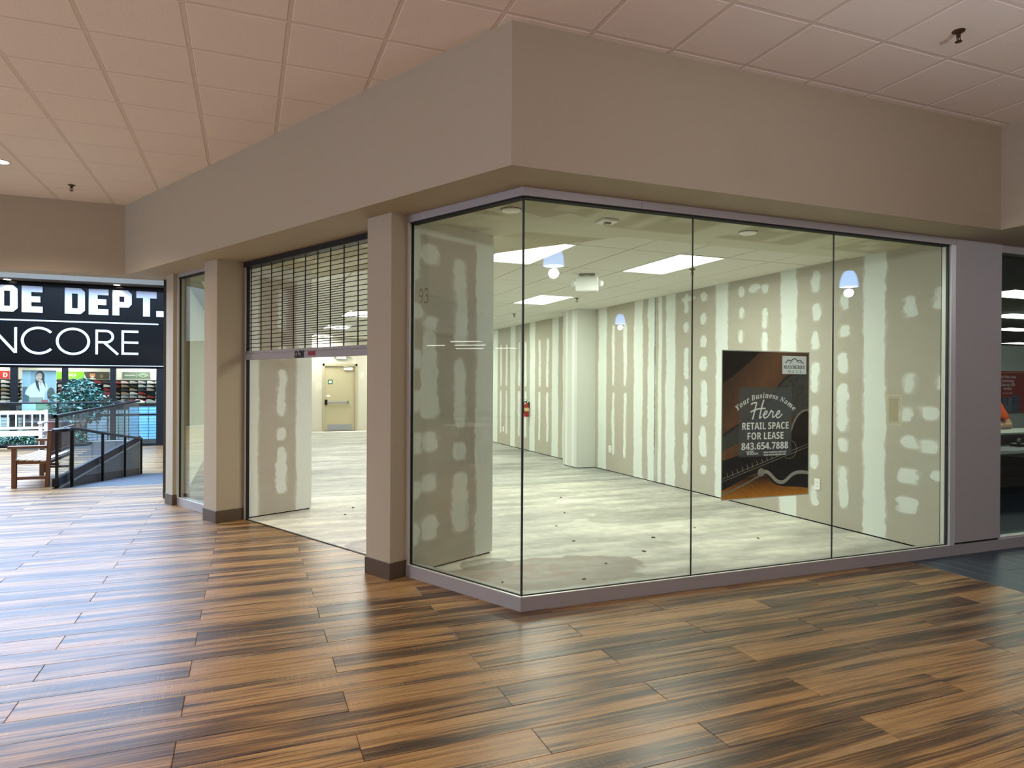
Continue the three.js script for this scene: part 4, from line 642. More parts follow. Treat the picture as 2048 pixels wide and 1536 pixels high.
{
  const t = thing('potted_tree', 'round bushy green tree rising behind the balustrade', 'tree', [-4.25, -0.86, -21.6]);
  obj('pot', lathe([[0, 0], [0.2, 0], [0.26, 0.4], [0.28, 0.42], [0.25, 0.42], [0.24, 0.36], [0, 0.36]]), std(0x2c2a28, 0.6), t);
  for (const [a, r] of [[0, 0.04], [2, 0.05], [4, 0.045]]) obj('trunk', tube([[0.04 * Math.cos(a), 0.35, 0.04 * Math.sin(a)], [0.1 * Math.cos(a + 1), 0.9, 0.1 * Math.sin(a + 1)], [0.28 * Math.cos(a), 1.7, 0.28 * Math.sin(a)]], 0.022, 7), std(0x5b4a38, 0.9), t);
  const blobs = [[0, 1.95, 0, 0.52], [-0.35, 1.75, 0.1, 0.36], [0.34, 1.85, 0.05, 0.38], [0.05, 2.2, 0, 0.34], [-0.15, 1.6, 0.2, 0.34], [0.25, 1.6, -0.1, 0.34]];
  foliage('leaves', t, 1700, () => { const [x, y, z, r] = pick(blobs); const a = rr(0, 6.28), c = rr(-1, 1), q = r * (0.72 + 0.32 * rnd()), s = Math.sqrt(1 - c * c); return [x + q * s * Math.cos(a), y + q * c, z + q * s * Math.sin(a)]; }, 0.12, 0.024, [0x2f5b4a, 0x3d7466, 0x1f4034, 0x5b8f8a]);
  const h = thing('hedge_planter', 'low clipped green hedge in a dark trough behind the white bench', 'hedge', [-6.2, 0, -19.2]);
  obj('trough', [rb(-2.4, 2.6, 0, 0.06, -0.3, 0.3, 0.01)], M.black, h); obj('soil', bx(-2.35, 2.55, 0.05, 0.07, -0.26, 0.26), std(0x2a2018, 0.95), h);
  foliage('leaves', h, 3600, () => [rr(-2.35, 2.55), 0.05 + rr(0, 0.25), rr(-0.25, 0.27)], 0.07, 0.018, [0x24513a, 0x356b4a, 0x17382a, 0x4a8a66]);
}

// ------------------------------------------------------------------ shoe shop across the atrium
const SZ = -28.4;
{
  const fr = struct('wall_shoe_front', 'glossy black shop front panel carrying the white sign letters', 'wall', bx(-16, -2.83, 2.02, 5.17, SZ - 0.2, SZ), M.gloss);
  obj('trim_line', rb(-16, -2.84, 2.10, 2.135, SZ, SZ + 0.03, 0.006), M.alu, fr);
  const w = struct('window_5', 'black framed shop window front of the shoe shop', 'window');
  for (const [a, b] of [[-3.16, -2.83], [-4.67, -4.49], [-6.18, -6.0], [-7.72, -7.51], [-9.25, -9.05], [-10.8, -10.6], [-12.4, -12.2], [-14, -13.8]]) obj('mullion', bx(a, b, -0.86, 2.02, SZ - 0.12, SZ), M.black, w);
  obj('transom', bx(-14, -3.16, 0.27, 0.34, SZ - 0.09, SZ - 0.02), M.black, w); obj('bottom_rail', bx(-14, -3.16, -0.86, -0.78, SZ - 0.09, SZ - 0.01), M.black, w);
  for (let i = 0, e = [-3.16, -4.49, -6.0, -7.51, -9.05, -10.6, -12.2], f = [-4.67, -6.18, -7.72, -9.25, -10.8, -12.4, -14]; i < 7; i++) { const a = i ? e[i] - (e[i] - e[i]) : e[0]; const l = f[i] + (i < 6 ? [0, 0, 0, 0, 0, 0][i] : 0); obj('pane', bx(l, i ? [-4.67, -6.18, -7.72, -9.25, -10.8, -12.4][i - 1] + 0 : a, -0.78, 2.02, SZ - 0.055, SZ - 0.045), M.clear, w); }

  const D = 0.05, sg = thing('shop_sign', 'large white shoe shop sign letters on the black front', 'sign', [0, 0, SZ]);
  const lm = std(0xb4b4c0, 0.5);
  const block = (pts, holes = []) => { const s = new THREE.Shape(pts.map(p => new THREE.Vector2(...p))); holes.forEach(h => s.holes.push(new THREE.Path(h.map(p => new THREE.Vector2(...p))))); return new THREE.ExtrudeGeometry(s, { depth: D, bevelEnabled: false }).translate(0, 0, 0.02); };
  const H = 0.93, W = 0.62, T = 0.22, c = 0.13;
  const G = {
    O: [[[c, 0], [W - c, 0], [W, c], [W, H - c], [W - c, H], [c, H], [0, H - c], [0, c]], [[[T, 0.2], [T, H - 0.2], [W - T, H - 0.2], [W - T, 0.2]]]],
    D: [[[0, 0], [W - c, 0], [W, c], [W, H - c], [W - c, H], [0, H]], [[[T, 0.2], [T, H - 0.2], [W - T, H - 0.2], [W - T, 0.2]]]],
    E: [[[0, 0], [W, 0], [W, 0.21], [0.28, 0.21], [0.28, 0.36], [W - 0.07, 0.36], [W - 0.07, 0.57], [0.28, 0.57], [0.28, 0.72], [W, 0.72], [W, H], [0, H]]],
    P: [[[0, 0], [T, 0], [T, 0.3], [W - 0.1, 0.3], [W, 0.42], [W, H - c], [W - c, H], [0, H]], [[[T, 0.5], [T, 0.7], [W - 0.24, 0.7], [W - 0.24, 0.5]]]],
    T: [[[0.22, 0], [0.45, 0], [0.45, 0.68], [0.67, 0.68], [0.67, H], [0, H], [0, 0.68], [0.22, 0.68]]],
    H: [[[0, 0], [T, 0], [T, 0.36], [W - T, 0.36], [W - T, 0], [W, 0], [W, H], [W - T, H], [W - T, 0.57], [T, 0.57], [T, H], [0, H]]],
    S: [[[0, 0.02], [W - c, 0], [W, c], [W, 0.5], [W - 0.1, 0.57], [T, 0.57], [T, 0.72], [W, 0.72], [W, H], [c, H], [0, H - c], [0, 0.45], [0.1, 0.36], [W - T, 0.36], [W - T, 0.21], [0, 0.21]]],
    '.': [[[0, 0], [0.26, 0], [0.26, 0.22], [0, 0.22]]],
  };
  for (const [ch, x] of [['S', -9.58], ['H', -8.85], ['O', -8.11], ['E', -7.37], ['D', -6.08], ['E', -5.34], ['P', -4.59], ['T', -3.82], ['.', -3.16]]) obj('block_letter', block(...G[ch]).translate(x, 3.97, 0), lm, sg);
  obj('underline', bx(-9.6, -3.09, 3.665, 3.715, 0.02, 0.05), lm, sg);
  const stroke = (pts, w) => pts.slice(1).map((p, i) => { const q = pts[i], a = Math.atan2(p[1] - q[1], p[0] - q[0]), l = Math.hypot(p[0] - q[0], p[1] - q[1]) + w * 0.6; return new THREE.BoxGeometry(l, w, 0.03).rotateZ(a).translate((p[0] + q[0]) / 2, (p[1] + q[1]) / 2, 0.035); });
  const arc = (cx, cy, rx, ry, a0, a1, n = 26) => Array.from({ length: n + 1 }, (_, i) => { const a = R(mix(a0, a1, i / n)); return [cx + rx * Math.cos(a), cy + ry * Math.sin(a)]; });
  const y0 = 2.53, y1 = 3.43, t = 0.085;
  const ring = (cx, cy, rx, ry, a0, a1, n = 44) => { const o = arc(cx, cy, rx + t / 2, ry + t / 2, a0, a1, n), i = arc(cx, cy, rx - t / 2, ry - t / 2, a1, a0, n); if (a1 - a0 === 360) { const s = new THREE.Shape(o.slice(0, -1).map(p => new THREE.Vector2(...p))); s.holes.push(new THREE.Path(i.slice(0, -1).map(p => new THREE.Vector2(...p)))); return new THREE.ExtrudeGeometry(s, { depth: 0.03, bevelEnabled: false }).translate(0, 0, 0.02); } return new THREE.ExtrudeGeometry(new THREE.Shape([...o, ...i].map(p => new THREE.Vector2(...p))), { depth: 0.03, bevelEnabled: false }).translate(0, 0, 0.02); };
  const bb = (x0, x1, ya, yb, z = 0) => bx(x0, x1, ya, yb, 0.02, 0.05 + z);
  obj('thin_letter', ring(-5.825, 2.98, 0.485, 0.45, 0, 360), lm, sg);
  obj('thin_letter', ring(-6.87, 2.98, 0.485, 0.45, 40, 320), lm, sg);
  obj('thin_letter', [bb(-8.31, -8.23, y0, y1), bb(-7.59, -7.51, y0, y1), ...stroke([[-8.24, y1 - 0.04], [-7.58, y0 + 0.04]], t).map(g => g.translate(0, 0, -0.001))], lm, sg);
  obj('thin_letter', [bb(-5.13, -5.05, y0, y1), bb(-5.05, -4.8, y1 - t, y1, -0.001), bb(-5.05, -4.8, 2.93, 2.93 + t, -0.001), ring(-4.8, 3.18, 0.22, 0.2075, -90, 90, 18).translate(0, 0, -0.002), ...stroke([[-4.84, 2.95], [-4.43, y0 + 0.02]], t).map(g => g.translate(0, 0, -0.003))], lm, sg);
  for (const x of [-4.3, -8.99]) obj('thin_letter', [bb(x, x + 0.08, y0, y1), ...[y0, 2.94, y1 - t].map(y => bb(x + 0.08, x + 0.55, y, y + t))], lm, sg);

  // the room behind the glass
  const in_ = std(0xd8d6cc, 0.8);
  struct('wall_shoe_room', 'pale walls of the shoe shop room', 'wall', [bx(-16, -2.6, -0.86, 2.7, -34.2, -34), bx(-2.7, -2.6, -0.86, 2.7, -34, -28.6), bx(-16.1, -16, -0.86, 2.7, -34, -28.6)], in_);
  struct('ceiling_shoe_room', 'white ceiling of the shoe shop', 'ceiling', bx(-16, -2.6, 2.6, 2.75, -34.2, -28.6), in_);
  struct('floor_shoe_room', 'grey floor of the shoe shop', 'floor', bx(-16, -2.6, -1.0, -0.86, -34.2, -28.6), std(0x77756f, 0.5));
  for (const [x, z] of [[-4.2, -30.5], [-7, -30.5], [-9.8, -30.5], [-4.2, -32.6], [-7, -32.6], [-9.8, -32.6]]) {
    const l = thing('ceiling_troffer', 'unseen ceiling troffer placed to light the shoe shop', 'ceiling light', [x, 2.6, z], 0, 'unseen shoe shop ceiling lights'); obj('frame', bx(-0.62, 0.62, -0.012, 0, -0.32, 0.32), M.white, l); obj('diffuser', bx(-0.6, 0.6, -0.016, -0.012, -0.3, 0.3), M.lamp, l);
    areaLight(x, 2.57, z, 1.2, 0.6, TUBES.shoes, 0xfff8ea);  // lamps hidden above the window head, placed to light the room
  }
  const bw = struct('trim_3', 'white banner band along the shoe shop back wall', 'band', bx(-14, -3.0, 1.60, 2.10, -33.2, -33.0), M.white);
  const print = (name, label, x0, x1, ya, yb, z, tw, th, draw, cat = 'banner') => { const t_ = thing(name, label, cat, [(x0 + x1) / 2, (ya + yb) / 2, z]); obj('board', bx(-(x1 - x0) / 2 - 0.008, (x1 - x0) / 2 + 0.008, -(yb - ya) / 2 - 0.008, (yb - ya) / 2 + 0.008, -0.012, 0), M.white, t_); obj('print', new THREE.PlaneGeometry(x1 - x0, yb - ya).translate(0, 0, 0.002), std(0xffffff, 0.5, { map: canvas(tw, th, draw) }), t_); };
  print('shoe_banner', 'bright green shoe brand banner on the shoe shop band', -7.42, -6.38, 1.62, 1.94, -32.98, 512, 160, (x, a, b) => { x.fillStyle = '#7dc52e'; x.fillRect(0, 0, a, b); x.fillStyle = '#f4fff0'; x.font = 'bold 96px sans-serif'; x.textAlign = 'center'; x.textBaseline = 'middle'; x.fillText('crocs', a * 0.5, b * 0.42); x.fillStyle = '#dff5c8'; x.fillRect(a * 0.2, b * 0.82, a * 0.5, 8); });
  print('portrait_banner', 'dark banner with a smiling face on the shoe shop band', -6.37, -5.44, 1.62, 1.94, -32.98, 512, 176, (x, a, b) => { x.fillStyle = '#4b4a44'; x.fillRect(0, 0, a, b); x.fillStyle = '#e8e4d8'; x.beginPath(); x.moveTo(0, b); x.lineTo(0, b * 0.3); x.lineTo(a * 0.12, b); x.fill(); x.fillStyle = '#d39a72'; x.beginPath(); x.ellipse(a * 0.32, b * 0.45, 56, 70, 0, 0, 7); x.fill(); x.fillStyle = '#3a2a20'; x.beginPath(); x.ellipse(a * 0.32, b * 0.05, 64, 32, 0, 0, 7); x.fill(); x.fillStyle = '#6b3f30'; x.fillRect(a * 0.27, b * 0.36, 14, 6); x.fillRect(a * 0.345, b * 0.36, 14, 6); x.fillStyle = '#fff'; x.beginPath(); x.ellipse(a * 0.32, b * 0.64, 26, 9, 0, 0, 7); x.fill(); x.fillStyle = '#f0e8dc'; x.beginPath(); x.ellipse(a * 0.32, b * 1.05, 80, 40, 0, 0, 7); x.fill(); x.fillStyle = '#8d7a4c'; x.beginPath(); x.ellipse(a * 0.68, b * 0.6, 36, 50, 0, 0, 7); x.fill(); });
  print('grey_banner', 'grey-green banner with a pale diamond on the shoe shop band', -4.97, -3.90, 1.66, 1.95, -32.98, 512, 140, (x, a, b) => { x.fillStyle = '#66786b'; x.fillRect(0, 0, a, b); x.fillStyle = '#e6efe2'; x.fillRect(a * 0.08, b * 0.46, a * 0.38, 12); x.fillRect(a * 0.5, b * 0.3, 4, b * 0.5); x.strokeStyle = '#cfe4c6'; x.lineWidth = 6; x.beginPath(); x.moveTo(a * 0.56, b * 0.5); x.lineTo(a * 0.74, b * 0.2); x.lineTo(a * 0.92, b * 0.5); x.lineTo(a * 0.74, b * 0.8); x.closePath(); x.stroke(); x.beginPath(); x.moveTo(a * 0.64, b * 0.5); x.quadraticCurveTo(a * 0.74, b * 0.3, a * 0.84, b * 0.5); x.stroke(); });
  print('red_banner', 'small red banner at the picture edge of the shoe shop band', -9.35, -8.98, 1.62, 1.95, -32.98, 160, 140, (x, a, b) => { x.fillStyle = '#c8302a'; x.fillRect(0, 0, a, b); x.fillStyle = '#fff'; x.font = 'bold 110px sans-serif'; x.textAlign = 'center'; x.textBaseline = 'middle'; x.fillText('D', a * 0.6, b * 0.52); });
  print('fashion_poster', 'poster of a person in a white shirt in the shoe shop window', -7.42, -6.40, 0.38, 1.92, -28.62, 512, 768, (x, a, b) => {
    x.fillStyle = '#8f9a9a'; x.fillRect(0, 0, a, b); x.fillStyle = '#7c8688'; x.fillRect(a * 0.25, 0, a * 0.2, b * 0.4); x.fillStyle = '#4a5158'; x.fillRect(0, b * 0.38, a * 0.2, b * 0.42); x.fillStyle = '#6c8464'; x.fillRect(a * 0.4, b * 0.75, a * 0.6, b * 0.25); x.fillStyle = '#a9b8ba'; x.fillRect(0, b * 0.76, a * 0.4, b * 0.24);
    x.fillStyle = '#c4c6d2'; x.beginPath(); x.moveTo(a * 0.38, b * 0.28); x.quadraticCurveTo(a * 0.12, b * 0.36, a * 0.08, b * 0.55); x.lineTo(a * 0.22, b * 0.6); x.lineTo(a * 0.24, b * 0.74); x.lineTo(a * 0.62, b * 0.74); x.lineTo(a * 0.68, b * 0.5); x.quadraticCurveTo(a * 0.8, b * 0.4, a * 0.7, b * 0.3); x.closePath(); x.fill();
    x.fillStyle = '#8d8876'; x.fillRect(a * 0.2, b * 0.62, a * 0.42, b * 0.12); x.fillStyle = '#2a211d'; x.beginPath(); x.ellipse(a * 0.52, b * 0.14, 70, 100, 0, 0, 7); x.fill(); x.beginPath(); x.moveTo(a * 0.4, b * 0.12); x.quadraticCurveTo(a * 0.34, b * 0.35, a * 0.52, b * 0.5); x.lineTo(a * 0.48, b * 0.3); x.fill(); x.beginPath(); x.moveTo(a * 0.62, b * 0.12); x.quadraticCurveTo(a * 0.66, b * 0.26, a * 0.7, b * 0.42); x.lineTo(a * 0.6, b * 0.26); x.fill();
    x.fillStyle = '#b58d76'; x.beginPath(); x.ellipse(a * 0.49, b * 0.145, 48, 72, 0.25, 0, 7); x.fill(); x.beginPath(); x.moveTo(a * 0.48, b * 0.22); x.lineTo(a * 0.6, b * 0.22); x.lineTo(a * 0.55, b * 0.38); x.fill(); x.fillStyle = '#3a2a26'; x.fillRect(a * 0.44, b * 0.11, 18, 6); x.fillRect(a * 0.53, b * 0.115, 18, 6); x.fillStyle = '#8a4b42'; x.beginPath(); x.ellipse(a * 0.48, b * 0.195, 18, 6, 0.2, 0, 7); x.fill();
    x.fillStyle = '#4d4a42'; x.beginPath(); x.ellipse(a * 0.85, b * 0.55, 60, 120, 0, 0, 7); x.fill(); x.fillStyle = '#9c4a48'; x.fillRect(a * 0.56, b * 0.68, a * 0.2, b * 0.06);
  }, 'poster');

  // shelving, shoes and boxes
  const shelf = std(0x1c1c1f, 0.6), ord = n => ['first', 'second', 'third', 'fourth', 'fifth', 'sixth', 'seventh', 'eighth', 'ninth', 'tenth', 'eleventh', 'twelfth'][n] ?? `${n + 1}th`;
  const rack = thing('display_wall', 'dark shoe display wall with rows of shelves', 'shelving', [-8, 0, -32.9]);
  obj('back_panel', bx(-5.9, 5.0, -0.86, 1.6, -0.1, 0), shelf, rack);
  for (let r = 0; r < 7; r++) obj('shelf', bx(-5.9, 5.0, 0.50 + r * 0.155, 0.515 + r * 0.155, 0, 0.22), shelf, rack);
  const sp = new THREE.Shape(); sp.moveTo(-0.13, 0); sp.lineTo(0.13, 0); sp.quadraticCurveTo(0.15, 0.02, 0.13, 0.04); sp.quadraticCurveTo(0.06, 0.055, 0.0, 0.09); sp.quadraticCurveTo(-0.06, 0.1, -0.12, 0.1); sp.quadraticCurveTo(-0.15, 0.04, -0.13, 0);
  const shoeG = new THREE.ExtrudeGeometry(sp, { depth: 0.06, bevelEnabled: true, bevelSize: 0.008, bevelThickness: 0.015, bevelSegments: 1, curveSegments: 4 }).translate(0, 0.008, -0.03);
  const cols = [[0xf4f4f6, 'white'], [0xb4b4bc, 'grey'], [0x33333a, 'black'], [0xb39a80, 'tan'], [0xa32a30, 'red'], [0xc9b8b8, 'pinkish']].map(([h, n]) => [std(h, 0.5), n]);
  for (let r = 0; r < 7; r++) for (let i = 0; i < 30; i++) { if (hash(i + 3, r + 9) < 0.12) continue; const x = -12.0 + i * 0.325 + 0.02 * hash(i, r); if (x > -3.2) continue; const [m, n] = cols[Math.floor(Math.pow(hash(i * 7, r * 3 + 1), 1.3) * cols.length)]; const o = obj('display_shoe', shoeG, m); o.position.set(x, 0.517 + r * 0.155, -32.78); o.rotation.y = rr(0.15, 0.4); tag(o, `${n} shoe, ${ord(i)} along shelf row ${ord(6 - r)} from the top of the display wall`, 'shoe', `${n} shoes on the display wall`); }
  const boxG = rb(-0.155, 0.155, 0, 0.104, -0.1, 0.1, 0.006), lidG = rb(-0.159, 0.159, 0.07, 0.108, -0.104, 0.104, 0.006);
  const stack = (name, hex, x0, x1, ya, yb, group, z, label) => {
    const m = std(hex, 0.6), lidM = std(new THREE.Color(hex).multiplyScalar(0.55), 0.6), n = Math.max(1, Math.round((x1 - x0) / 0.33)); let first;  // lids darkened to draw the shading lines between stacked boxes
    for (let i = 0; i < n; i++) for (let y = ya, j = 0; y < yb - 0.05 - 0.1 * hash(i, 5); y += 0.112, j++) {
      if (!first) { first = thing('shoe_box', `${label}, lowest of the first stack`, 'shoe box', [0, 0, 0], 0, group); obj('box', boxG, m, first); obj('lid', lidG, lidM, first); first.position.set(x0 + (i + 0.5) * 0.33, y, z); continue; }
      copy(first, [x0 + (i + 0.5) * 0.33 + 0.012 * (hash(j, i) - 0.5), y, z], 0.05 * (hash(i, j) - 0.5), `${label}, ${ord(j)} up in stack ${ord(i)}`);
    }
  };
  const gon = thing('gondola_shelf', 'dark low display table carrying the shoe box stacks', 'shelving', [-5.6, -0.86, -29.3]); obj('plinth', bx(-3.0, 2.75, 0, 0.2, -0.2, 0.2), shelf, gon); obj('kick_base', bx(-2.95, 2.7, 0, 0.05, 0.2, 0.21), M.black, gon);
  stack('shoe_box', 0x8fc6e8, -4.17, -3.18, -0.66, 0.55, 'pale blue shoe boxes stacked in the shop window', -29.3, 'pale blue shoe box beside the black pillar');
  stack('shoe_box', 0xd6d3b6, -3.16, -2.83, -0.66, 0.25, 'cream shoe boxes stacked in the shop window', -29.3, 'cream shoe box beside the black pillar');
  stack('shoe_box', 0xb9c0c2, -4.85, -4.19, -0.66, 0.45, 'grey shoe boxes stacked in the shop window', -29.3, 'grey shoe box next to the blue ones');
  stack('shoe_box', 0xb7b4c4, -5.55, -4.88, -0.66, 0.5, 'lilac grey shoe boxes stacked in the shop window', -29.3, 'lilac grey shoe box below the tree');
  stack('shoe_box', 0x9a6248, -6.56, -5.57, -0.66, 0.42, 'brown shoe boxes stacked in the shop window', -29.3, 'brown shoe box below the tree');
  stack('shoe_box', 0xb3272c, -6.95, -6.6, -0.66, 0.1, 'red shoe boxes stacked in the shop window', -29.3, 'red shoe box under the fashion poster');
  stack('shoe_box', 0xc9c7c4, -8.6, -7.6, -0.66, 0.3, 'white shoe boxes stacked in the shop window', -29.3, 'white shoe box behind the white bench');
  stack('shoe_box', 0xa82a30, -5.45, -5.1, 0.66, 1.14, 'red shoe boxes high on the display', -31.6, 'red shoe box on the riser by the tree');
  const rise = thing('display_riser', 'dark display riser in the middle of the shoe shop', 'shelving', [-5.8, -0.86, -31.6]); obj('block', bx(-3.4, 2.5, 0, 1.5, -0.3, 0.3), shelf, rise);
  for (let i = 0; i < 14; i++) { const x = -8.9 + i * 0.40; if (Math.abs(x + 5.28) < 0.35) continue; const [m, n] = cols[i % 4 === 0 ? 0 : Math.floor(hash(i, 61) * 4)]; const o = obj('display_shoe', shoeG, m); o.position.set(x, 0.645, -31.5); o.rotation.y = rr(-0.5, 0.8); o.scale.setScalar(1.3); tag(o, `${n} shoe, ${ord(i)} along the top of the dark display riser`, 'shoe', `${n} shoes on the riser`); }
  for (const x of [-7.73, -4.42, -11]) { const o = thing('sign_spotlight', x === -7.73 ? 'small spotlight over the letter E of the sign' : x === -4.42 ? 'small spotlight over the letter P of the sign' : 'small spotlight over the sign outside the picture', 'spotlight', [x, 5.06, SZ + 0.3], 0, 'spotlights along the sign top'); obj('lamp_disc', cyl(0.11, 0.11, 0.012, 0, 0, 0, 20), M.spot, o); obj('trim_ring', lathe([[0.11, 0.006], [0.135, 0.004], [0.135, -0.004], [0.112, -0.006]]), M.black, o); const s = new THREE.SpotLight(0xffffff, 4, 0, R(60), 0.8); s.position.set(x, 5.03, SZ + 0.3); s.target.position.set(x, 2, SZ + 0.2); s.castShadow = true; scene.add(s, s.target); }
}

// ------------------------------------------------------------------ phone shop past the column
{
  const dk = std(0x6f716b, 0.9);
  struct('wall_phone_shop', 'side and back walls of the phone shop', 'wall', [bx(6.2, 6.3, 0, 3.0, -18, -4.9), bx(6.2, 27, 0, 3.0, -18.2, -18), bx(27, 27.2, 0, 3, -18, -4.4), bx(16, 27, 0, 3, -4.6, -4.4)], std(0xc9cec4, 0.8));
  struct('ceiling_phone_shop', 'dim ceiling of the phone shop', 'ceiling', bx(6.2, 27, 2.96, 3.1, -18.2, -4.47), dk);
  struct('floor_phone_shop', 'dark slate floor of the phone shop', 'floor', metres(bx(6.2, 27, -0.12, 0.0, -18.2, -4.43), 0.5), M.slate);
  [[10.75, -6.55], [14.1, -8.65], [17.4, -10.75], [23.4, -14.25]].forEach(([x, z], i) => {
    const l = thing('ceiling_troffer', ['long ceiling light of the phone shop, first from the glass', 'long ceiling light of the phone shop, second from the glass', 'long ceiling light of the phone shop, third from the glass', 'long ceiling light of the phone shop, farthest in'][i], 'ceiling light', [x, 2.96, z], 0, 'phone shop ceiling lights');
    obj('frame', bx(-0.64, 0.64, -0.014, 0, -0.31, 0.31), M.white, l); obj('diffuser', bx(-0.62, 0.62, -0.018, -0.014, -0.29, 0.29), M.lamp, l); areaLight(x, 2.935, z, 1.2, 0.56, TUBES.neighbour, 0xf2fff2);
  });
  struct('wall_partition', 'white partition wall behind the red phone poster', 'wall', bx(11.6, 17, 0, 2.34, -8.6, -8.4), std(0xdfe6dc, 0.8));
  const p = thing('phone_poster', 'red phone advertisement poster behind the service counter', 'poster', [13.42, 1.47, -8.37]);
  const map = canvas(640, 704, (c, w, h) => { c.fillStyle = '#bf3a38'; c.fillRect(0, 0, w, h); c.strokeStyle = '#e6c08a'; c.lineWidth = 10; c.beginPath(); c.moveTo(24, h); c.lineTo(24, 60); c.quadraticCurveTo(24, 26, 60, 26); c.lineTo(w, 26); c.stroke(); c.fillStyle = '#fff'; c.textAlign = 'center'; c.font = 'bold 62px sans-serif'; ['Get the new', 'Samsung', 'Galaxy S26', 'Series'].forEach((t, i) => c.fillText(t, w * 0.42, 120 + i * 66)); c.font = 'bold 26px sans-serif'; c.fillText('metrobyt-mobile', w * 0.42, 380);
    [[100, 440, 150, 260], [220, 430, 150, 260], [350, 410, 190, 290]].forEach(([x, y, a, b], i) => { c.fillStyle = ['#6d7388', '#82889a', '#676e86'][i]; c.beginPath(); c.moveTo(x + 14, y); c.lineTo(x + a, y + 10); c.lineTo(x + a - 14, y + b); c.lineTo(x, y + b); c.fill(); c.fillStyle = '#15161c'; for (let k = 0; k < 3; k++) { c.beginPath(); c.arc(x + 40, y + 40 + k * 44, 16, 0, 7); c.fill(); } }); });
  obj('board', rb(-0.42, 0.42, -0.40, 0.39, -0.015, 0.0, 0.003), M.white, p); obj('print', new THREE.PlaneGeometry(0.84, 0.79).translate(0, -0.005, 0.002), std(0xffffff, 0.5, { map }), p);
  const ct = thing('service_counter', 'black service counter with a pale top in the phone shop', 'counter', [11.6, 0, -6.75]);
  obj('body', bx(-2.4, 2.4, 0, 0.875, -0.28, 0.28), std(0x24272a, 0.5), ct); obj('counter_top', rb(-2.45, 2.45, 0.875, 0.905, -0.33, 0.33, 0.006), std(0xc7ccc0, 0.3), ct); obj('kick_panel', bx(-2.4, 2.4, 0, 0.1, 0.28, 0.285), M.black, ct);
  const tb = thing('display_table', 'dark wooden display table with a pale edge inside the phone shop', 'table', [10.2, 0, -6.0]);
  obj('table_top', rb(-1.9, 1.9, 0.715, 0.735, -0.4, 0.24, 0.005), std(0x46494a, 0.35), tb); obj('edge_strip', rb(-1.91, 1.91, 0.70, 0.745, 0.24, 0.255, 0.005), std(0xc9cdc8, 0.35), tb);
  const pm = std(0xffffff, 0.5, { map: paint(256, 64, (u, v) => { const n = fbm(u * 6, v * 12, 4); return [mix(38, 66, n), mix(26, 46, n), mix(20, 36, n)]; }) });
  for (let k = 0; k < 3; k++) obj('front_board', rb(-1.88, 1.88, 0.27 + k * 0.143, 0.41 + k * 0.143, 0.20, 0.225, 0.004), pm, tb);
  for (const x of [-1.8, 1.8]) for (const z of [-0.34, 0.17]) obj('leg', rb(x - 0.035, x + 0.035, 0, 0.71, z - 0.035, z + 0.035, 0.004), M.black, tb);
  const bgm = thing('paper_bag', 'pale paper bag lying under the display table', 'bag', [10.05, 0, -5.65], 0.6); obj('bag_body', rb(-0.14, 0.14, 0, 0.12, -0.09, 0.09, 0.03, 2), std(0xb9c2b2, 0.8), bgm); obj('bag_fold', rb(0.12, 0.2, 0.01, 0.09, -0.08, 0.08, 0.02, 2), std(0xb9c2b2, 0.8), bgm);
  const ph = thing('counter_phone', 'dark desk phone on the display table', 'phone', [10.15, 0.735, -6.2], 0.4); obj('base', rb(-0.1, 0.1, 0, 0.04, -0.1, 0.1, 0.015, 2), M.dark, ph); obj('handset', tube([[-0.09, 0.05, 0], [-0.05, 0.085, 0], [0.05, 0.085, 0], [0.09, 0.05, 0]], 0.022), std(0x55585a, 0.5), ph);
}
// person leaning on the counter
function body(bones, lo, hi, res, k = 0.035) {                          // smooth union of tapered capsules, meshed
  const size = Math.max(hi[0] - lo[0], hi[1] - lo[1], hi[2] - lo[2]), mc = new MarchingCubes(res, new THREE.MeshStandardMaterial(), true, false, 200000), cx = [(lo[0] + hi[0]) / 2, (lo[1] + hi[1]) / 2, (lo[2] + hi[2]) / 2];
  for (let z = 0; z < res; z++) for (let y = 0; y < res; y++) for (let x = 0; x < res; x++) {
    const p = [x, y, z].map((v, i) => cx[i] + ((v - res / 2) / (res / 2)) * size / 2);
    let d = 1e3;
    for (const [a, b, ra, rb_] of bones) { const ab = [b[0] - a[0], b[1] - a[1], b[2] - a[2]], ap = [p[0] - a[0], p[1] - a[1], p[2] - a[2]], l2 = ab[0] ** 2 + ab[1] ** 2 + ab[2] ** 2, t = clamp(l2 ? (ab[0] * ap[0] + ab[1] * ap[1] + ab[2] * ap[2]) / l2 : 0); const e = Math.hypot(ap[0] - ab[0] * t, ap[1] - ab[1] * t, ap[2] - ab[2] * t) - mix(ra, rb_, t); const h = clamp(0.5 + 0.5 * (d - e) / k); d = mix(d, e, h) - k * h * (1 - h); }
    mc.field[x + y * res + z * res * res] = -d;
  }
  mc.isolation = 0; mc.update();
  const g = new THREE.BufferGeometry(), n = mc.count; g.setAttribute('position', new THREE.BufferAttribute(new Float32Array(mc.positionArray.slice(0, n * 3)), 3)); g.setAttribute('normal', new THREE.BufferAttribute(new Float32Array(mc.normalArray.slice(0, n * 3)), 3)); g.setAttribute('uv', new THREE.BufferAttribute(new Float32Array(n * 2), 2));
  return g.scale(size / 2, size / 2, size / 2).translate(...cx);
}
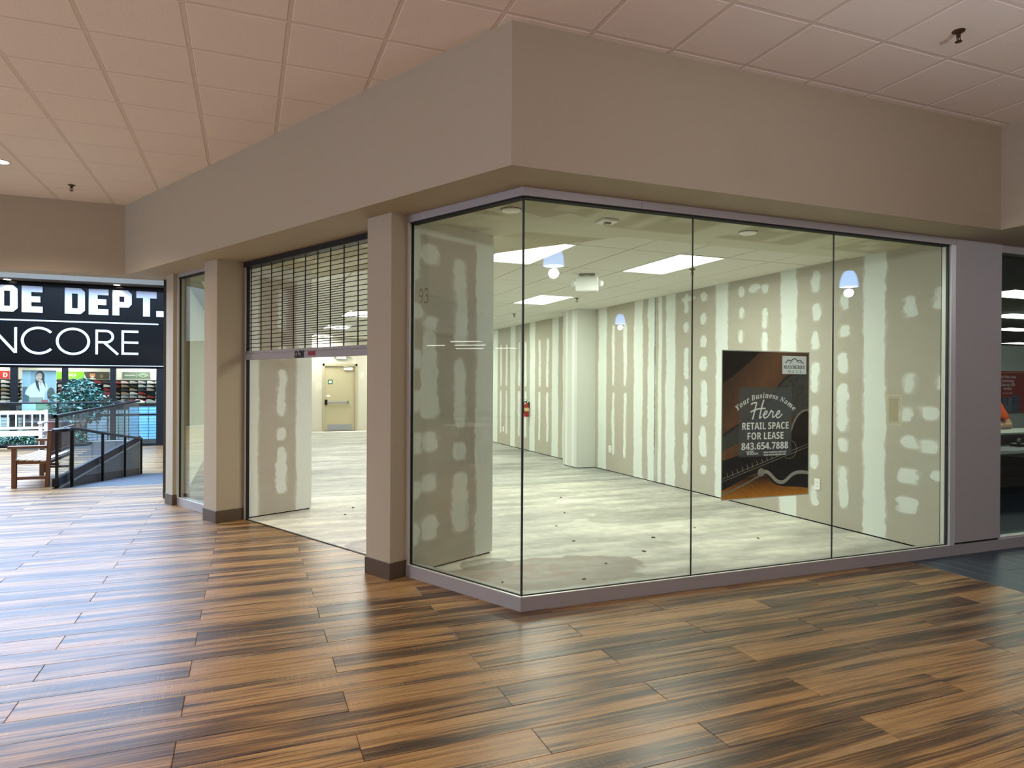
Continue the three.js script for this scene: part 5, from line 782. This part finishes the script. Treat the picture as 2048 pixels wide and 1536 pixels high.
{
  const m = thing('person', 'person in an orange T-shirt leaning with folded arms on the counter', 'person', [11.05, 0, -7.32]);   // faces +z, elbows on the counter
  const skin = std(0xc79a7c, 0.55), orange = std(0xe0581f, 0.8), jeans = std(0x2a3140, 0.85), hair = std(0x2b211c, 0.8);
  const eR = [0.24, 0.97, 0.27], eL = [-0.26, 0.97, 0.27], sR = [0.19, 1.34, 0.06], sL = [-0.19, 1.34, 0.06];
  const B = [[[0, 1.40, 0.08], [0, 1.50, 0.12], 0.055, 0.05], [[0, 1.58, 0.15], [0, 1.66, 0.13], 0.085, 0.095], [[0, 1.53, 0.185], [0, 1.56, 0.19], 0.05, 0.06], [[0, 1.585, 0.245], [0, 1.60, 0.235], 0.012, 0.01], [[-0.09, 1.60, 0.13], [-0.092, 1.62, 0.13], 0.015, 0.018], [[0.09, 1.60, 0.13], [0.092, 1.62, 0.13], 0.015, 0.018],
    [sR, eR, 0.05, 0.045], [sL, eL, 0.05, 0.045], [eR, [0.0, 0.955, 0.34], 0.043, 0.03], [eL, [0.02, 0.965, 0.36], 0.043, 0.03], [[0, 0.955, 0.34], [-0.07, 0.955, 0.36], 0.032, 0.03], [[0.02, 0.965, 0.36], [0.09, 0.965, 0.38], 0.032, 0.03],
    [[0, 1.3, 0.04], [0, 0.95, -0.06], 0.12, 0.11], [[-0.09, 0.88, -0.08], [-0.1, 0.48, -0.02], 0.08, 0.06], [[0.09, 0.88, -0.08], [0.1, 0.48, -0.02], 0.08, 0.06], [[-0.1, 0.48, -0.02], [-0.1, 0.08, -0.06], 0.055, 0.04], [[0.1, 0.48, -0.02], [0.1, 0.08, -0.06], 0.055, 0.04]];
  for (let f = 0; f < 4; f++) { B.push([[-0.07, 0.968 - f * 0.012, 0.36], [-0.135 - 0.008 * (f === 1), 0.965 - f * 0.014, 0.355 - 0.01 * f], 0.010, 0.009]); B.push([[0.09, 0.978 - f * 0.012, 0.38], [0.155, 0.972 - f * 0.014, 0.37 - 0.01 * f], 0.010, 0.009]); }
  B.push([[-0.04, 0.975, 0.37], [-0.07, 1.0, 0.385], 0.011, 0.009], [[0.06, 0.985, 0.39], [0.09, 1.01, 0.40], 0.011, 0.009]);
  obj('body', body(B, [-0.5, 0.0, -0.9], [0.5, 1.85, 0.95], 120, 0.018), skin, m);
  obj('t_shirt', body([[[0, 1.34, 0.05], [0, 0.92, -0.07], 0.135, 0.135], [[-0.14, 1.33, 0.05], [0.14, 1.33, 0.05], 0.095, 0.095], [[-0.07, 1.1, 0.0], [-0.08, 0.9, -0.06], 0.12, 0.115], [[0.07, 1.1, 0.0], [0.08, 0.9, -0.06], 0.12, 0.115], [sR, [0.225, 1.08, 0.20], 0.08, 0.072], [sL, [-0.24, 1.08, 0.20], 0.08, 0.072]], [-0.45, 0.7, -0.4], [0.45, 1.5, 0.5], 64, 0.05), orange, m);
  obj('trousers', body([[[-0.06, 0.9, -0.08], [0.06, 0.9, -0.08], 0.13, 0.13], [[-0.09, 0.88, -0.08], [-0.1, 0.48, -0.02], 0.1, 0.08], [[0.09, 0.88, -0.08], [0.1, 0.48, -0.02], 0.1, 0.08], [[-0.1, 0.48, -0.02], [-0.1, 0.1, -0.06], 0.08, 0.065], [[0.1, 0.48, -0.02], [0.1, 0.1, -0.06], 0.08, 0.065]], [-0.5, 0.02, -0.5], [0.5, 1.02, 0.5], 56, 0.03), jeans, m);
  obj('hair', body([[[0, 1.63, 0.10], [0, 1.70, 0.11], 0.105, 0.09], [[0, 1.56, 0.06], [0, 1.66, 0.08], 0.07, 0.09]], [-0.25, 1.4, -0.15], [0.25, 1.85, 0.3], 36, 0.03), hair, m);
  for (const x of [-0.1, 0.1]) obj('shoe', rb(x - 0.05, x + 0.05, 0, 0.09, -0.12, 0.16, 0.035, 3), M.white, m);
  for (const x of [-0.034, 0.034]) obj('eye', new THREE.SphereGeometry(0.012, 10, 8).translate(x, 1.607, 0.222), M.black, m);
  obj('mouth', rb(-0.025, 0.025, 1.535, 1.543, 0.24, 0.25, 0.003), std(0x8a4a40, 0.6), m);
}
// cafe seating mirrored in the angled pane
{
  const top = std(0xcdb892, 0.4), tk = (label, x, z) => { const t = thing('cafe_table', label, 'table', [x, 0, z], 0.4, 'cafe tables mirrored in the glass'); obj('table_top', rb(-0.4, 0.4, 0.72, 0.75, -0.4, 0.4, 0.012), top, t); obj('pillar_leg', cyl(0.035, 0.035, 0.7, 0, 0.37, 0), M.black, t); obj('foot_plate', lathe([[0, 0.02], [0.06, 0.04], [0.27, 0.015], [0.28, 0], [0, 0]]), M.black, t); };
  tk('square cafe table mirrored lowest in the corner glass', -6.4, -7.6); tk('square cafe table mirrored beside the return wall', -8.6, -8.2); tk('square cafe table mirrored far back', -7.6, -6.0);
  const cm = std(0x3b2b20, 0.5), ch = thing('cafe_chair', 'dark cafe chair facing the first mirrored table', 'chair', [-5.7, 0, -7.3], 0, 'cafe chairs mirrored in the glass');
  obj('seat', rb(-0.2, 0.2, 0.43, 0.46, -0.2, 0.2, 0.012), cm, ch); for (const x of [-0.18, 0.18]) { obj('leg', rb(x - 0.018, x + 0.018, 0, 0.43, 0.15, 0.186, 0.004), cm, ch); obj('leg', bar([x, 0, -0.19], [x, 0.86, -0.22], 0.036, 0.03), cm, ch); }
  obj('backrest', [rb(-0.19, 0.19, 0.74, 0.86, -0.235, -0.205, 0.01), rb(-0.19, 0.19, 0.58, 0.63, -0.225, -0.2, 0.006)], cm, ch);
  copy(ch, [-7.1, 0, -7.9], Math.PI / 2, 'dark cafe chair between the two nearer mirrored tables'); copy(ch, [-9.3, 0, -8.3], 1.2, 'dark cafe chair behind the second mirrored table'); copy(ch, [-8.2, 0, -5.8], 1.7, 'dark cafe chair at the mirrored table far back');
}
renderer.render(scene, camera);
